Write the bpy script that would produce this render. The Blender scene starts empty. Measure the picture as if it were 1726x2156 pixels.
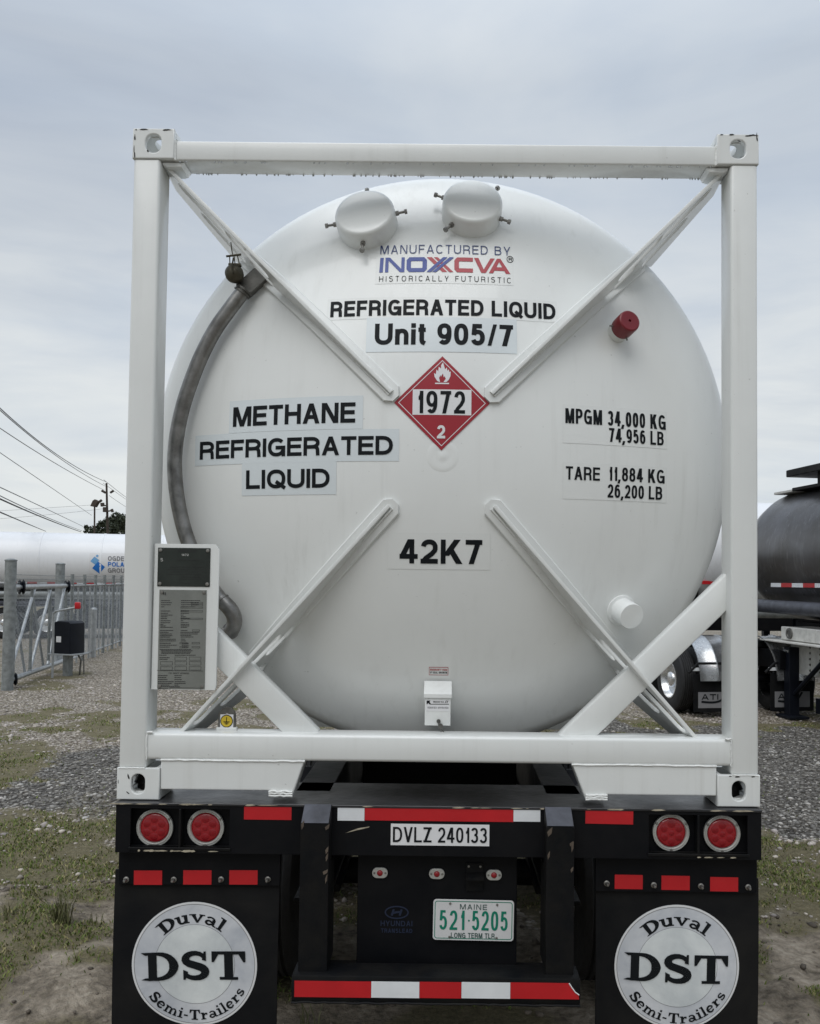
import bpy, bmesh, math, random
import numpy as np
from mathutils import Vector, Matrix, noise
random.seed(7); rng = np.random.default_rng(7)
R = math.radians
sc = bpy.context.scene
COL = sc.collection

# ------------------------------------------------------------------ camera
CAM = Vector((0.01316, -3.35826, 2.00037)); PITCH, YAW, ROLL = 0.0374226, 0.0028301, 0.0113009
FD, PPX, PPY = 1850.0, 930.0, 1154.0          # measured on a 1726 x 2156 view of the photograph
def cam_axes():
    c, s = math.cos(YAW), math.sin(YAW); Ry = Matrix(((c, s, 0), (-s, c, 0), (0, 0, 1)))
    c, s = math.cos(PITCH), math.sin(PITCH); Rp = Matrix(((1, 0, 0), (0, c, s), (0, -s, c)))
    M = Rp @ Ry; c, s = math.cos(ROLL), math.sin(ROLL)
    return c*M[0] + s*M[2], -s*M[0] + c*M[2], M[1].copy()
RT, UP, FW = cam_axes()
cd = bpy.data.cameras.new('camera'); cam = bpy.data.objects.new('camera', cd); COL.objects.link(cam)
cd.sensor_fit = 'VERTICAL'; cd.sensor_height = 36; cd.sensor_width = 36
cd.lens = FD/2156*36; cd.shift_x = -(PPX-863)/2156; cd.shift_y = (PPY-1078)/2156
cd.clip_start = .05; cd.clip_end = 3000
M = Matrix.Identity(4)
for i in range(3):
    M[i][0] = RT[i]; M[i][1] = UP[i]; M[i][2] = -FW[i]; M[i][3] = CAM[i]
cam.matrix_world = M; sc.camera = cam
def ray(px, py): return (RT*((px-PPX)/FD) - UP*((py-PPY)/FD) + FW)
def W(px, py, y=0.0):                         # point of the vertical plane at depth y
    d = ray(px, py); return CAM + d*((y-CAM.y)/d.y)
def GP(px, py, z=0.0):                        # point of the ground
    d = ray(px, py); return CAM + d*((z-CAM.z)/d.z)

# ------------------------------------------------------------------ light
SUN_EL, SUN_AZ = R(57), R(200)                # azimuth from +Y clockwise: high, behind the camera
wd = bpy.data.worlds.new('World'); sc.world = wd; wd.use_nodes = True
nt = wd.node_tree; nt.nodes.clear()
def N(t, kind, **kw):
    n = t.nodes.new(kind)
    for k, v in kw.items(): setattr(n, k, v)
    return n
def ramp(t, stops, interp='LINEAR'):
    n = t.nodes.new('ShaderNodeValToRGB'); e = n.color_ramp.elements; n.color_ramp.interpolation = interp
    while len(e) < len(stops): e.new(.5)
    for q, (p, c) in zip(e, stops): q.position = p; q.color = (*c, 1) if len(c) == 3 else c
    return n
def math_n(t, op, a, b=None, clamp=False):
    n = t.nodes.new('ShaderNodeMath'); n.operation = op; n.use_clamp = clamp
    for k, v in ((0, a), (1, b)):
        if v is None: continue
        if isinstance(v, (int, float)): n.inputs[k].default_value = v
        else: t.links.new(v, n.inputs[k])
    return n.outputs[0]
def mix_n(t, f, a, b, mode='MIX'):
    n = t.nodes.new('ShaderNodeMix'); n.data_type = 'RGBA'; n.blend_type = mode
    for k, v in ((0, f), (6, a), (7, b)):
        if isinstance(v, (int, float)): n.inputs[k].default_value = v
        elif isinstance(v, tuple): n.inputs[k].default_value = (*v, 1)
        else: t.links.new(v, n.inputs[k])
    return n.outputs[2]
def noise_n(t, vec, scale, detail=4, rough=.55, dist=0):
    n = t.nodes.new('ShaderNodeTexNoise'); n.inputs['Scale'].default_value = scale; n.inputs['Detail'].default_value = detail
    n.inputs['Roughness'].default_value = rough; n.inputs['Distortion'].default_value = dist
    if vec is not None: t.links.new(vec, n.inputs['Vector'])
    return n.outputs['Fac']
L = nt.links
tc = N(nt, 'ShaderNodeTexCoord'); sep = N(nt, 'ShaderNodeSeparateXYZ'); L.new(tc.outputs['Generated'], sep.inputs[0])
zc = math_n(nt, 'MAXIMUM', sep.outputs[2], 0.0)
den = math_n(nt, 'ADD', zc, 0.16)
cx = math_n(nt, 'DIVIDE', sep.outputs[0], den); cy = math_n(nt, 'DIVIDE', sep.outputs[1], den)
comb = N(nt, 'ShaderNodeCombineXYZ'); L.new(cx, comb.inputs[0]); L.new(cy, comb.inputs[1])
mp = N(nt, 'ShaderNodeMapping'); L.new(comb.outputs[0], mp.inputs[0]); mp.inputs['Location'].default_value = (3.1, 1.7, 0); mp.inputs['Scale'].default_value = (.75, 1.0, 1)
n1 = noise_n(nt, mp.outputs[0], 1.15, 6, .52, .35); n2 = noise_n(nt, mp.outputs[0], .5, 3, .5, .1)
mp3 = N(nt, 'ShaderNodeMapping'); L.new(tc.outputs['Generated'], mp3.inputs[0]); mp3.inputs['Scale'].default_value = (2.2, 2.2, 13); mp3.inputs['Location'].default_value = (.4, 0, .35)
n3 = noise_n(nt, mp3.outputs[0], 1.0, 6, .55, .5)
cl = math_n(nt, 'ADD', math_n(nt, 'MULTIPLY', n1, .6), math_n(nt, 'MULTIPLY', n2, .4))
cr = ramp(nt, [(.39, (.45, .515, .615)), (.5, (.535, .61, .71)), (.61, (.70, .75, .80))]); L.new(cl, cr.inputs[0])
hz = ramp(nt, [(0, (.8, .8, .8)), (.12, (.95, .95, .95)), (.24, (.80, .80, .80)), (.38, (.36, .36, .36)), (.6, (.10, .10, .10))]); L.new(zc, hz.inputs[0])
c1 = mix_n(nt, math_n(nt, 'MULTIPLY', hz.outputs[0], math_n(nt, 'ADD', math_n(nt, 'MULTIPLY', n3, 2.6), -.58, True)), cr.outputs[0], (.86, .885, .875))
sky = N(nt, 'ShaderNodeTexSky'); sky.sky_type = 'NISHITA'; sky.sun_disc = False
sky.sun_elevation = SUN_EL; sky.sun_rotation = SUN_AZ
skv = N(nt, 'ShaderNodeVectorMath', operation='SCALE'); L.new(sky.outputs[0], skv.inputs[0]); skv.inputs['Scale'].default_value = .07
c2 = mix_n(nt, .10, c1, skv.outputs[0])
zen = ramp(nt, [(.5, (1, 1, 1)), (.95, (1.9, 1.9, 1.9))]); L.new(zc, zen.inputs[0])     # an overcast sky is brightest overhead
c3 = mix_n(nt, 1.0, c2, zen.outputs[0], 'MULTIPLY')
back = math_n(nt, 'MULTIPLY', sep.outputs[1], -1.0, True)
c4 = mix_n(nt, math_n(nt, 'MULTIPLY', back, .75), c3, (.31, .33, .34))
bg = N(nt, 'ShaderNodeBackground'); L.new(c4, bg.inputs[0]); bg.inputs[1].default_value = 1.0
wo = N(nt, 'ShaderNodeOutputWorld'); L.new(bg.outputs[0], wo.inputs[0])
sl = bpy.data.lights.new('sun', 'SUN'); sl.energy = 1.5; sl.angle = R(48); sl.color = (1, .985, .96)
so = bpy.data.objects.new('sun', sl); COL.objects.link(so)
sd = Vector((math.sin(SUN_AZ)*math.cos(SUN_EL), math.cos(SUN_AZ)*math.cos(SUN_EL), math.sin(SUN_EL)))
so.rotation_euler = sd.to_track_quat('Z', 'Y').to_euler(); so.location = (0, -6, 12)
sc.view_settings.view_transform = 'Standard'; sc.view_settings.look = 'None'; sc.view_settings.exposure = 0; sc.view_settings.gamma = 1
sc.cycles.max_bounces = 6; sc.cycles.use_adaptive_sampling = True; sc.cycles.adaptive_threshold = .015

# ------------------------------------------------------------------ materials
MATS = {}
def mat(name, col, rough=.5, metal=0, var=.0, vscale=6, bump=0, bscale=40, dark=None, streak=0, spec=.5, coat=0, rvar=0, attr=None, streak_col=(.30, .29, .25)):
    m = bpy.data.materials.new(name); m.use_nodes = True; t = m.node_tree; b = t.nodes['Principled BSDF']
    b.inputs['Roughness'].default_value = rough; b.inputs['Metallic'].default_value = metal
    b.inputs['Specular IOR Level'].default_value = spec
    if coat: b.inputs['Coat Weight'].default_value = coat; b.inputs['Coat Roughness'].default_value = .12
    tcn = N(t, 'ShaderNodeTexCoord'); vec = tcn.outputs['Object']; c = col
    if attr:
        a = N(t, 'ShaderNodeAttribute'); a.attribute_name = attr; c = mix_n(t, 1.0, a.outputs['Color'], col, 'MULTIPLY')
    if var:
        f = noise_n(t, vec, vscale, 6, .6, .3); rp = ramp(t, [(.35, (0, 0, 0)), (.68, (1, 1, 1))]); t.links.new(f, rp.inputs[0])
        dk = dark or tuple(q*(1-var) for q in col)
        c = mix_n(t, rp.outputs[0], c, dk)
    if streak:
        mpn = N(t, 'ShaderNodeMapping'); t.links.new(vec, mpn.inputs[0]); mpn.inputs['Scale'].default_value = (24, 24, .7)
        f = noise_n(t, mpn.outputs[0], 1.0, 5, .6, .2); f2 = noise_n(t, vec, 2.2, 4, .6)
        rp = ramp(t, [(.52, (0, 0, 0)), (.80, (1, 1, 1))]); t.links.new(f, rp.inputs[0])
        rp2 = ramp(t, [(.4, (0, 0, 0)), (.65, (1, 1, 1))]); t.links.new(f2, rp2.inputs[0])
        fac = math_n(t, 'MULTIPLY', math_n(t, 'MULTIPLY', rp.outputs[0], rp2.outputs[0]), streak)
        c = mix_n(t, fac, c, streak_col)
        fs = noise_n(t, vec, 60, 2, .5); rs = ramp(t, [(.74, (0, 0, 0)), (.80, (1, 1, 1))]); t.links.new(fs, rs.inputs[0])
        c = mix_n(t, math_n(t, 'MULTIPLY', rs.outputs[0], .35), c, (.2, .19, .17))
    if isinstance(c, tuple): b.inputs['Base Color'].default_value = (*c, 1)
    else: t.links.new(c, b.inputs['Base Color'])
    if rvar:
        f = noise_n(t, vec, 5, 5, .65, .4); r_ = math_n(t, 'ADD', math_n(t, 'MULTIPLY', f, rvar), rough-rvar*.5); t.links.new(r_, b.inputs['Roughness'])
    if bump:
        f = noise_n(t, vec, bscale, 4, .6); bn = N(t, 'ShaderNodeBump'); bn.inputs['Strength'].default_value = bump; bn.inputs['Distance'].default_value = .01
        t.links.new(f, bn.inputs['Height']); t.links.new(bn.outputs[0], b.inputs['Normal'])
    MATS[name] = m; return m
white = mat('white_paint', (.795, .81, .795), .34, 0, .05, 1.6, .03, 5, streak=.32, rvar=.18, coat=.4, streak_col=(.44, .44, .41))
frame_w = mat('frame_paint', (.755, .77, .755), .34, 0, .05, 3.0, .05, 9, streak=.35, rvar=.2, coat=.35, streak_col=(.42, .41, .37))
weld = mat('weld_bead', (.80, .81, .79), .4, 0, .1, 30, .6, 60)
decal_bg = mat('decal_film', (.69, .74, .76), .22, 0, .03, 3)
clear_bg = mat('clear_film', (.78, .795, .78), .22, 0, .04, 1.6)
ink = mat('black_ink', (.010, .012, .014), .5, spec=.12)
blue_i = mat('blue_ink', (.025, .06, .30), .4); navy_i = mat('navy_ink', (.03, .055, .17), .4)
red_i = mat('red_ink', (.42, .035, .05), .4); red_p = mat('placard_red', (.34, .018, .03), .28, 0, .1, 4)
wht_i = mat('white_film', (.74, .74, .75), .3)
red_c = mat('red_plastic', (.19, .008, .015), .38, 0, .2, 12)
steel = mat('stainless', (.29, .285, .275), .40, .85, .45, 16, .06, 30, dark=(.15, .146, .14), rvar=.25)
steel_d = mat('dull_steel', (.20, .195, .18), .5, .7, .5, 14, .2, 40)
bolt_m = mat('bolt_steel', (.30, .29, .27), .45, .8, .4, 30)
brassd = mat('dark_brass', (.10, .09, .065), .5, .7, .4, 14)
blk = mat('chassis_black', (.004, .0045, .006), .5, 0, .5, 5, .1, 25, dark=(.008, .008, .009), rvar=.2, spec=.14)
blk_w = mat('worn_black', (.004, .0047, .006), .5, 0, .8, 9, .2, 30, dark=(.010, .0095, .009), rvar=.3, spec=.15)
rubber = mat('rubber_flap', (.006, .0068, .0085), .6, 0, .5, 3, .15, 12, dark=(.017, .0165, .016), rvar=.2, spec=.12)
tyre_m = mat('tyre_rubber', (.02, .02, .021), .8, 0, .4, 10, .3, 40)
chip = mat('paint_chip', (.45, .40, .30), .6, 0, .4, 40)
rust = mat('rust_chip', (.105, .08, .06), .7, 0, .4, 30)
tape_r = mat('red_reflector_tape', (.50, .012, .018), .34, 0, .12, 8)
tape_w = mat('white_reflector_tape', (.76, .78, .80), .34, 0, .12, 8)
lens_m = mat('red_lens', (.29, .006, .012), .12, 0, 0, 1, coat=.5)
lens_d = mat('red_lens_reflector', (.26, .006, .012), .2, 0, .2, 60)
bezel = mat('lamp_bezel', (.55, .55, .52), .34, .35, .25, 20)
green_i = mat('green_ink', (.0, .19, .12), .4); dgreen_i = mat('dark_green_ink', (.05, .10, .09), .4)
plate_w = mat('plate_white', (.66, .66, .66), .38, 0, .06, 14)
flap_sil = mat('flap_silver', (.76, .78, .81), .45, .1, .45, 5, .10, 6, dark=(.50, .53, .58), rvar=.3)
flap_in = mat('flap_silver_inner', (.84, .88, .88), .42, .1, .4, 5, .10, 6, dark=(.58, .62, .64), rvar=.3)
flap_rim = mat('flap_silver_rim', (.76, .77, .78), .4, .1)
deck_m = mat('worn_deck', (.012, .012, .013), .36, .1, .7, 4, .2, 30, dark=(.035, .035, .038), rvar=.4)
dk_plate = mat('dark_data_plate', (.038, .046, .040), .42, .4, .4, 9)
gr_plate = mat('grey_data_plate', (.27, .28, .26), .4, .5, .2, 8)
etch = mat('etched_text', (.018, .018, .018), .6); etch_l = mat('scratched_text', (.45, .45, .43), .5)
yellow = mat('yellow_film', (.58, .42, .03), .4)
galv = mat('galvanised', (.46, .48, .49), .45, .6, .3, 12, .1, 30, rvar=.2)
galv_o = mat('weathered_galvanised', (.30, .32, .32), .6, .4, .4, 10, .1, 30)
dkbox = mat('dark_housing', (.007, .009, .015), .5, 0, .3, 6, spec=.2)
tanker_w = mat('tanker_white', (.80, .81, .83), .3, 0, .05, 1.2, streak=.2)
tanker_g = mat('tanker_aluminium', (.125, .125, .135), .33, .6, .6, 1.6, 0, 1, dark=(.075, .072, .070), streak=.85, streak_col=(.36, .36, .38), rvar=.3)
alu = mat('bright_aluminium', (.78, .79, .80), .25, .85, .15, 5, rvar=.2)
cream = mat('cream_metal', (.62, .61, .57), .45, 0, .3, 9)
wood = mat('pole_wood', (.07, .055, .045), .9, 0, .4, 4)
wire_m = mat('cable', (.27, .275, .28), .7); wire_d = mat('dark_cable', (.055, .057, .06), .7)
logo_b = mat('logo_blue', (.01, .16, .55), .4); logo_l = mat('logo_light_blue', (.15, .36, .62), .4); logo_g = mat('logo_grey', (.22, .22, .23), .4)
dkblue = mat('dark_blue_print', (.010, .018, .045), .4)
leaf_m = mat('tree_leaf', (.05, .065, .035), .7, 0, .5, 3)
slate = mat('slate_worn', (.085, .09, .11), .5, .1, .5, 12, .1, 30, rvar=.3)

# ------------------------------------------------------------------ mesh helpers
class MB:
    def __init__(s): s.bm = bmesh.new()
    def add(s, bm2, mtx=None):
        if mtx is not None: bmesh.ops.transform(bm2, matrix=mtx, verts=bm2.verts)
        me = bpy.data.meshes.new('tmp'); bm2.to_mesh(me); bm2.free(); s.bm.from_mesh(me); bpy.data.meshes.remove(me); return s
    def mesh(s, me, mtx=None):
        b = bmesh.new(); b.from_mesh(me); bpy.data.meshes.remove(me); return s.add(b, mtx)
    def box(s, a, b, bev=0, seg=2, mtx=None):
        b2 = bmesh.new(); bmesh.ops.create_cube(b2, size=1)
        for v in b2.verts: v.co = Vector([(a[i]+b[i])/2 + v.co[i]*(b[i]-a[i]) for i in range(3)])
        if bev: bmesh.ops.bevel(b2, geom=b2.edges[:]+b2.verts[:], offset=bev, segments=seg, affect='EDGES', profile=.5)
        return s.add(b2, mtx)
    def cyl(s, p0, p1, r0, r1=None, seg=20, cap=True):
        p0, p1 = Vector(p0), Vector(p1); d = p1-p0; b2 = bmesh.new()
        bmesh.ops.create_cone(b2, cap_ends=cap, segments=seg, radius1=r0, radius2=r0 if r1 is None else r1, depth=d.length)
        return s.add(b2, Matrix.Translation((p0+p1)/2) @ d.to_track_quat('Z', 'Y').to_matrix().to_4x4())
    def lathe(s, prof, org, axis, seg=48):           # prof: (radius, height along axis)
        q = Vector(axis).to_track_quat('Z', 'Y').to_matrix(); org = Vector(org); b = s.bm; rows = []
        for r, h in prof:
            if r < 1e-6: rows.append([b.verts.new(org + q @ Vector((0, 0, h)))])
            else: rows.append([b.verts.new(org + q @ Vector((r*math.cos(2*math.pi*k/seg), r*math.sin(2*math.pi*k/seg), h))) for k in range(seg)])
        for A, B in zip(rows, rows[1:]):
            for k in range(seg):
                k2 = (k+1) % seg
                if len(A) == 1 and len(B) == 1: continue
                if len(A) == 1: b.faces.new((A[0], B[k], B[k2]))
                elif len(B) == 1: b.faces.new((A[k], A[k2], B[0]))
                else: b.faces.new((A[k], A[k2], B[k2], B[k]))
        return s
    def tube(s, pts, r, seg=12, cap=True):
        pts = [Vector(p) for p in pts]; b = s.bm; rows = []; n = len(pts); up = None
        for i, p in enumerate(pts):
            t = (pts[min(i+1, n-1)]-pts[max(i-1, 0)]).normalized()
            if up is None: up = Vector((0, 0, 1)) if abs(t.z) < .9 else Vector((1, 0, 0))
            sx = t.cross(up).normalized(); up = sx.cross(t).normalized()
            rr = r[i] if isinstance(r, (list, tuple)) else r
            rows.append([b.verts.new(p + (sx*math.cos(a)+up*math.sin(a))*rr) for a in [2*math.pi*k/seg for k in range(seg)]])
        for A, B in zip(rows, rows[1:]):
            for k in range(seg): b.faces.new((A[k], A[(k+1) % seg], B[(k+1) % seg], B[k]))
        if cap: b.faces.new(rows[0][::-1]); b.faces.new(rows[-1])
        return s
    def quad(s, *p):
        s.bm.faces.new([s.bm.verts.new(q) for q in p]); return s
    def build(s, name, m, parent=None, smooth=35, label=None, kind=None, recalc=True):
        if recalc: bmesh.ops.recalc_face_normals(s.bm, faces=s.bm.faces)
        me = bpy.data.meshes.new(name); s.bm.to_mesh(me); s.bm.free()
        if smooth:
            me.polygons.foreach_set('use_smooth', [True]*len(me.polygons)); me.set_sharp_from_angle(angle=R(smooth))
        return link(name, me, m, parent, label, kind)
def link(name, me, m, parent=None, label=None, kind=None):
    o = bpy.data.objects.new(name, me); COL.objects.link(o); me.name = name
    if m: me.materials.append(m)
    if parent:
        o.parent = parent; w = root_loc(parent); o.matrix_parent_inverse = Matrix.Translation(-w)
    if label: o['label'] = label
    if kind: o['kind'] = kind
    return o
def root_loc(o):
    while o.parent: o = o.parent
    return o.location.copy() if o.type == 'EMPTY' else Vector((0, 0, 0))
def subparent(o, p):                                # a sub-part: everything below the Empty is built in world space
    o.parent = p; o.matrix_parent_inverse = Matrix.Identity(4); return o
def thing(name, label, cat, loc, group=None):
    o = bpy.data.objects.new(name, None); COL.objects.link(o); o.location = loc; o.empty_display_size = .2
    o['label'] = label; o['category'] = cat
    if group: o['group'] = group
    return o
def tag(o, label, cat, group=None):
    o['label'] = label; o['category'] = cat
    if group: o['group'] = group
    return o
def structure(o): o['kind'] = 'structure'; return o
def sub(mb, name, m, parent, **kw):                 # part of a part
    o = mb.build(name, m, None, **kw); return subparent(o, parent)
def flat(splines, ext=0, bev=0, res=3):             # filled 2-D outline(s) with holes, thickness 2*ext, in the XY plane
    c = bpy.data.curves.new('c', 'CURVE'); c.dimensions = '2D'; c.fill_mode = 'BOTH'; c.extrude = max(ext-bev, 0); c.bevel_depth = bev; c.bevel_resolution = 1
    c.offset = -bev
    for sp in splines:
        s = c.splines.new('POLY'); s.points.add(len(sp)-1); s.use_cyclic_u = True
        for p, q in zip(s.points, sp): p.co = (q[0], q[1], 0, 1)
    o = bpy.data.objects.new('c', c); COL.objects.link(o); dg = bpy.context.evaluated_depsgraph_get(); dg.update()
    me = bpy.data.meshes.new_from_object(o.evaluated_get(dg)); bpy.data.objects.remove(o); bpy.data.curves.remove(c); return me
def frame_m(o, ex, ey):                             # matrix taking XY-plane shapes to the plane (ex, ey) at o
    ex, ey = Vector(ex).normalized(), Vector(ey).normalized(); ez = ex.cross(ey); m = Matrix.Identity(4)
    for i in range(3): m[i][0] = ex[i]; m[i][1] = ey[i]; m[i][2] = ez[i]; m[i][3] = o[i]
    return m
XZ = lambda o: frame_m(o, (1, 0, 0), (0, 0, 1))
def rrect(x0, y0, x1, y1, r, n=5):
    out = []
    for cx_, cy_, a in ((x1-r, y1-r, 0), (x0+r, y1-r, 90), (x0+r, y0+r, 180), (x1-r, y0+r, 270)):
        out += [(cx_+r*math.cos(R(a+90*k/n)), cy_+r*math.sin(R(a+90*k/n))) for k in range(n+1)]
    return out
def circ(cx_, cy_, r, n=48, ry=None): return [(cx_+r*math.cos(2*math.pi*k/n), cy_+(ry or r)*math.sin(2*math.pi*k/n)) for k in range(n)]

# ------------------------------------------------------------------ tank head surface (axis along Y)
AX = W(929.7, 971, .394); TX, TZ = AX.x, AX.z
TR, TL, TK, TY0 = 1.224, 2.4, .10, .006
TYT = TY0 + TL - math.sqrt((TL-TK)**2 - (TR-TK)**2); TR1 = (TR-TK)*TL/(TL-TK)
def head(x, z):
    r = math.hypot(x-TX, z-TZ)
    if r <= TR1: return TY0 + TL - math.sqrt(TL*TL-r*r)
    q = min(r-(TR-TK), TK); return TYT - math.sqrt(max(TK*TK-q*q, 0))
def HP(px, py):
    y = .1
    for _ in range(30): p = W(px, py, y); y = head(p.x, p.z)
    return Vector((p.x, y, p.z))
def hnorm(p):                                       # outward normal (towards the camera)
    e = .004; dx = (head(p.x+e, p.z)-head(p.x-e, p.z))/(2*e); dz = (head(p.x, p.z+e)-head(p.x, p.z-e))/(2*e)
    return Vector((dx, -1, dz)).normalized()

# ------------------------------------------------------------------ lettering: strokes laid out in a box
def arc(cx_, cy_, rx, ry, a0, a1, n=10, e=1.0):
    out = []
    for k in range(n+1):
        a = R(a0+(a1-a0)*k/n); c, s = math.cos(a), math.sin(a)
        out.append((cx_+rx*math.copysign(abs(c)**e, c), cy_+ry*math.copysign(abs(s)**e, s)))
    return out
def bowl(xr, yt, yb, xm=.5): return [(0, yt)] + arc(xm, (yt+yb)/2, xr-xm, (yt-yb)/2, 90, -90, 10, .9) + [(0, yb)]
E = .88
O_ = arc(.5, .5, .5, .5, 90, 450, 36, E)
S_ = arc(.5, .755, .47, .245, 25, 215, 9, E) + arc(.5, .26, .5, .26, 55, -155, 12, E)
GL = {  # width, strokes: ('S', points, extend-ends) or ('P', x0, y0, x1, y1[, width]) cut flat at top and bottom
 'A': (.74, [('P', 0, 0, .5, 1), ('P', 1, 0, .5, 1), ('S', [(.2, .28), (.8, .28)], 0)]),
 'B': (.7, [('S', [(0, 0), (0, 1)], 1), ('S', bowl(.93, 1, .53), 0), ('S', bowl(1, .53, 0), 0)]),
 'C': (.74, [('S', arc(.5, .5, .5, .5, 42, 318, 26, E), 0)]),
 'D': (.72, [('S', [(0, 0), (0, 1)], 1), ('S', bowl(1, 1, 0, .4), 0)]),
 'E': (.64, [('S', [(1, 1), (0, 1), (0, 0), (1, 0)], 1), ('S', [(0, .52), (.93, .52)], 1)]),
 'F': (.60, [('S', [(1, 1), (0, 1), (0, 0)], 1), ('S', [(0, .50), (.9, .50)], 1)]),
 'G': (.77, [('S', arc(.5, .5, .5, .5, 42, 345, 28, E), 0), ('S', [(.56, .47), (1, .47), (1, 0)], 1)]),
 'H': (.72, [('S', [(0, 0), (0, 1)], 1), ('S', [(1, 0), (1, 1)], 1), ('S', [(0, .52), (1, .52)], 0)]),
 'I': (.0, [('S', [(.5, 0), (.5, 1)], 1)]),
 'K': (.72, [('S', [(0, 0), (0, 1)], 1), ('P', .12, .33, .86, 1, 1.25), ('P', 1, 0, .4, .62, 1.25)]),
 'L': (.60, [('S', [(0, 1), (0, 0), (1, 0)], 1)]),
 'M': (.86, [('S', [(0, 0), (0, 1)], 1), ('S', [(1, 0), (1, 1)], 1), ('P', .06, 1, .5, 0), ('P', .94, 1, .5, 0)]),
 'N': (.73, [('S', [(0, 0), (0, 1)], 1), ('S', [(1, 0), (1, 1)], 1), ('P', .03, 1, .97, 0, 1.1)]),
 'O': (.78, [('S', O_, 0)]),
 'P': (.66, [('S', [(0, 0), (0, 1)], 1), ('S', bowl(1, 1, .44), 0)]),
 'Q': (.78, [('S', O_, 0), ('S', [(.58, .26), (1.0, -.04)], 1)]),
 'R': (.71, [('S', [(0, 0), (0, 1)], 1), ('S', bowl(.97, 1, .46), 0), ('S', [(.55, .46)] + arc(.7, .26, .25, .2, 80, 0, 5) + [(.97, .0)], 1)]),
 'S': (.68, [('S', S_, 0)]),
 'T': (.64, [('S', [(0, 1), (1, 1)], 1), ('S', [(.5, 0), (.5, 1)], 1)]),
 'U': (.72, [('S', [(0, 1)] + arc(.5, .36, .5, .36, 180, 360, 14, E) + [(1, 1)], 1)]),
 'V': (.70, [('P', 0, 1, .5, 0), ('P', 1, 1, .5, 0)]),
 'W': (.98, [('P', 0, 1, .25, 0), ('P', .5, 1, .25, 0), ('P', .5, 1, .75, 0), ('P', 1, 1, .75, 0)]),
 'X': (.7, [('P', 0, 1, 1, 0, 1.15), ('P', 1, 1, 0, 0, 1.15)]),
 'Y': (.7, [('P', 0, 1, .5, .38), ('P', 1, 1, .5, .38), ('S', [(.5, 0), (.5, .45)], 1)]),
 'Z': (.64, [('S', [(0, 1), (1, 1)], 1), ('S', [(0, 0), (1, 0)], 1), ('P', .05, 0, .95, 1, 1.2)]),
 '0': (.57, [('S', arc(.5, .5, .5, .5, 90, 450, 32, .8), 0)]),
 '1': (.34, [('S', [(1, 0), (1, 1)], 1), ('S', [(0, .70)] + arc(.1, 1.05, .9, .35, -85, -10, 4), 0)]),
 '2': (.57, [('S', arc(.5, .70, .48, .30, 170, -25, 14, E) + [(.7, .38), (.25, .17), (.03, 0)], 0), ('S', [(0, 0), (1, 0)], 1)]),
 '3': (.57, [('S', arc(.5, .76, .45, .24, 160, -90, 12, E), 0), ('S', arc(.5, .27, .5, .27, 90, -160, 12, E), 0)]),
 '4': (.60, [('S', [(.74, 0), (.74, 1)], 1), ('S', [(0, .24), (1, .24)], 1), ('P', .02, .33, .66, 1, 1.1)]),
 '5': (.57, [('S', [(.92, 1), (.15, 1), (.07, .47)], 0), ('S', arc(.48, .33, .5, .33, 152, -158, 18, E), 0)]),
 '6': (.57, [('S', arc(.5, .33, .5, .33, 90, 450, 24, E), 0), ('S', arc(.52, .5, .52, .5, 50, 180, 12, E) + [(0, .33)], 0)]),
 '7': (.55, [('S', [(0, 1), (1, 1)], 1), ('P', .28, 0, .93, 1)]),
 '8': (.57, [('S', arc(.5, .76, .44, .24, 90, 450, 22, E), 0), ('S', arc(.5, .27, .5, .27, 90, 450, 24, E), 0)]),
 '9': (.57, [('S', arc(.5, .67, .5, .33, 90, 450, 24, E), 0), ('S', arc(.48, .5, .52, .5, 230, 360, 12, E) + [(1, .67)], 0)]),
 'n': (.54, [('S', [(0, 0), (0, .66)], 1), ('S', [(0, .40)] + arc(.5, .40, .5, .28, 180, 0, 12, E) + [(1, 0)], 1)]),
 'i': (.0, [('S', [(.5, 0), (.5, .64)], 1), ('S', [(.5, .985), (.5, 1.0)], 1)]),
 't': (.30, [('S', [(.42, .95), (.42, .2)] + arc(.85, .2, .43, .2, 180, 270, 5), 1), ('S', [(0, .74), (1, .74)], 1)]),
 '/': (.38, [('P', 0, 0, 1, 1, .75)]), '-': (.32, [('S', [(0, .42), (1, .42)], 1)]),
 ',': (.0, [('P', .2, -.17, .5, .12)]), '.': (.0, [('S', [(.5, 0), (.5, .02)], 1)]), ':': (.0, [('S', [(.5, .45), (.5, .47)], 1)]),
 ' ': (.26, []),
}
def ribbon(pts, hw, ext0, ext1, closed=False):      # mitred strip along pts -> list of (left, right)
    P = [Vector((p[0], p[1])) for p in pts]; n = len(P)
    Q = [P[0]]
    for p in P[1:]:
        if (p-Q[-1]).length > 1e-5: Q.append(p)
    P = Q; n = len(P)
    closed = (P[0]-P[-1]).length < 1e-4
    if closed: P = P[:-1]; n -= 1
    else:
        d = (P[1]-P[0]).normalized(); P[0] = P[0]-d*ext0; d = (P[-1]-P[-2]).normalized(); P[-1] = P[-1]+d*ext1
    out = []
    for i in range(n):
        if closed or 0 < i < n-1:
            a = (P[i]-P[i-1]).normalized(); b = (P[(i+1) % n]-P[i]).normalized()
            na, nb = Vector((-a.y, a.x)), Vector((-b.y, b.x)); m = (na+nb)
            m = na if m.length < 1e-3 else m.normalized(); k = hw/max(m.dot(na), .45)
        else:
            d = (P[1]-P[0]) if i == 0 else (P[-1]-P[-2]); d.normalize(); m = Vector((-d.y, d.x)); k = hw
        out.append((P[i]+m*k, P[i]-m*k))
    if closed: out.append(out[0])
    return out
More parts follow.
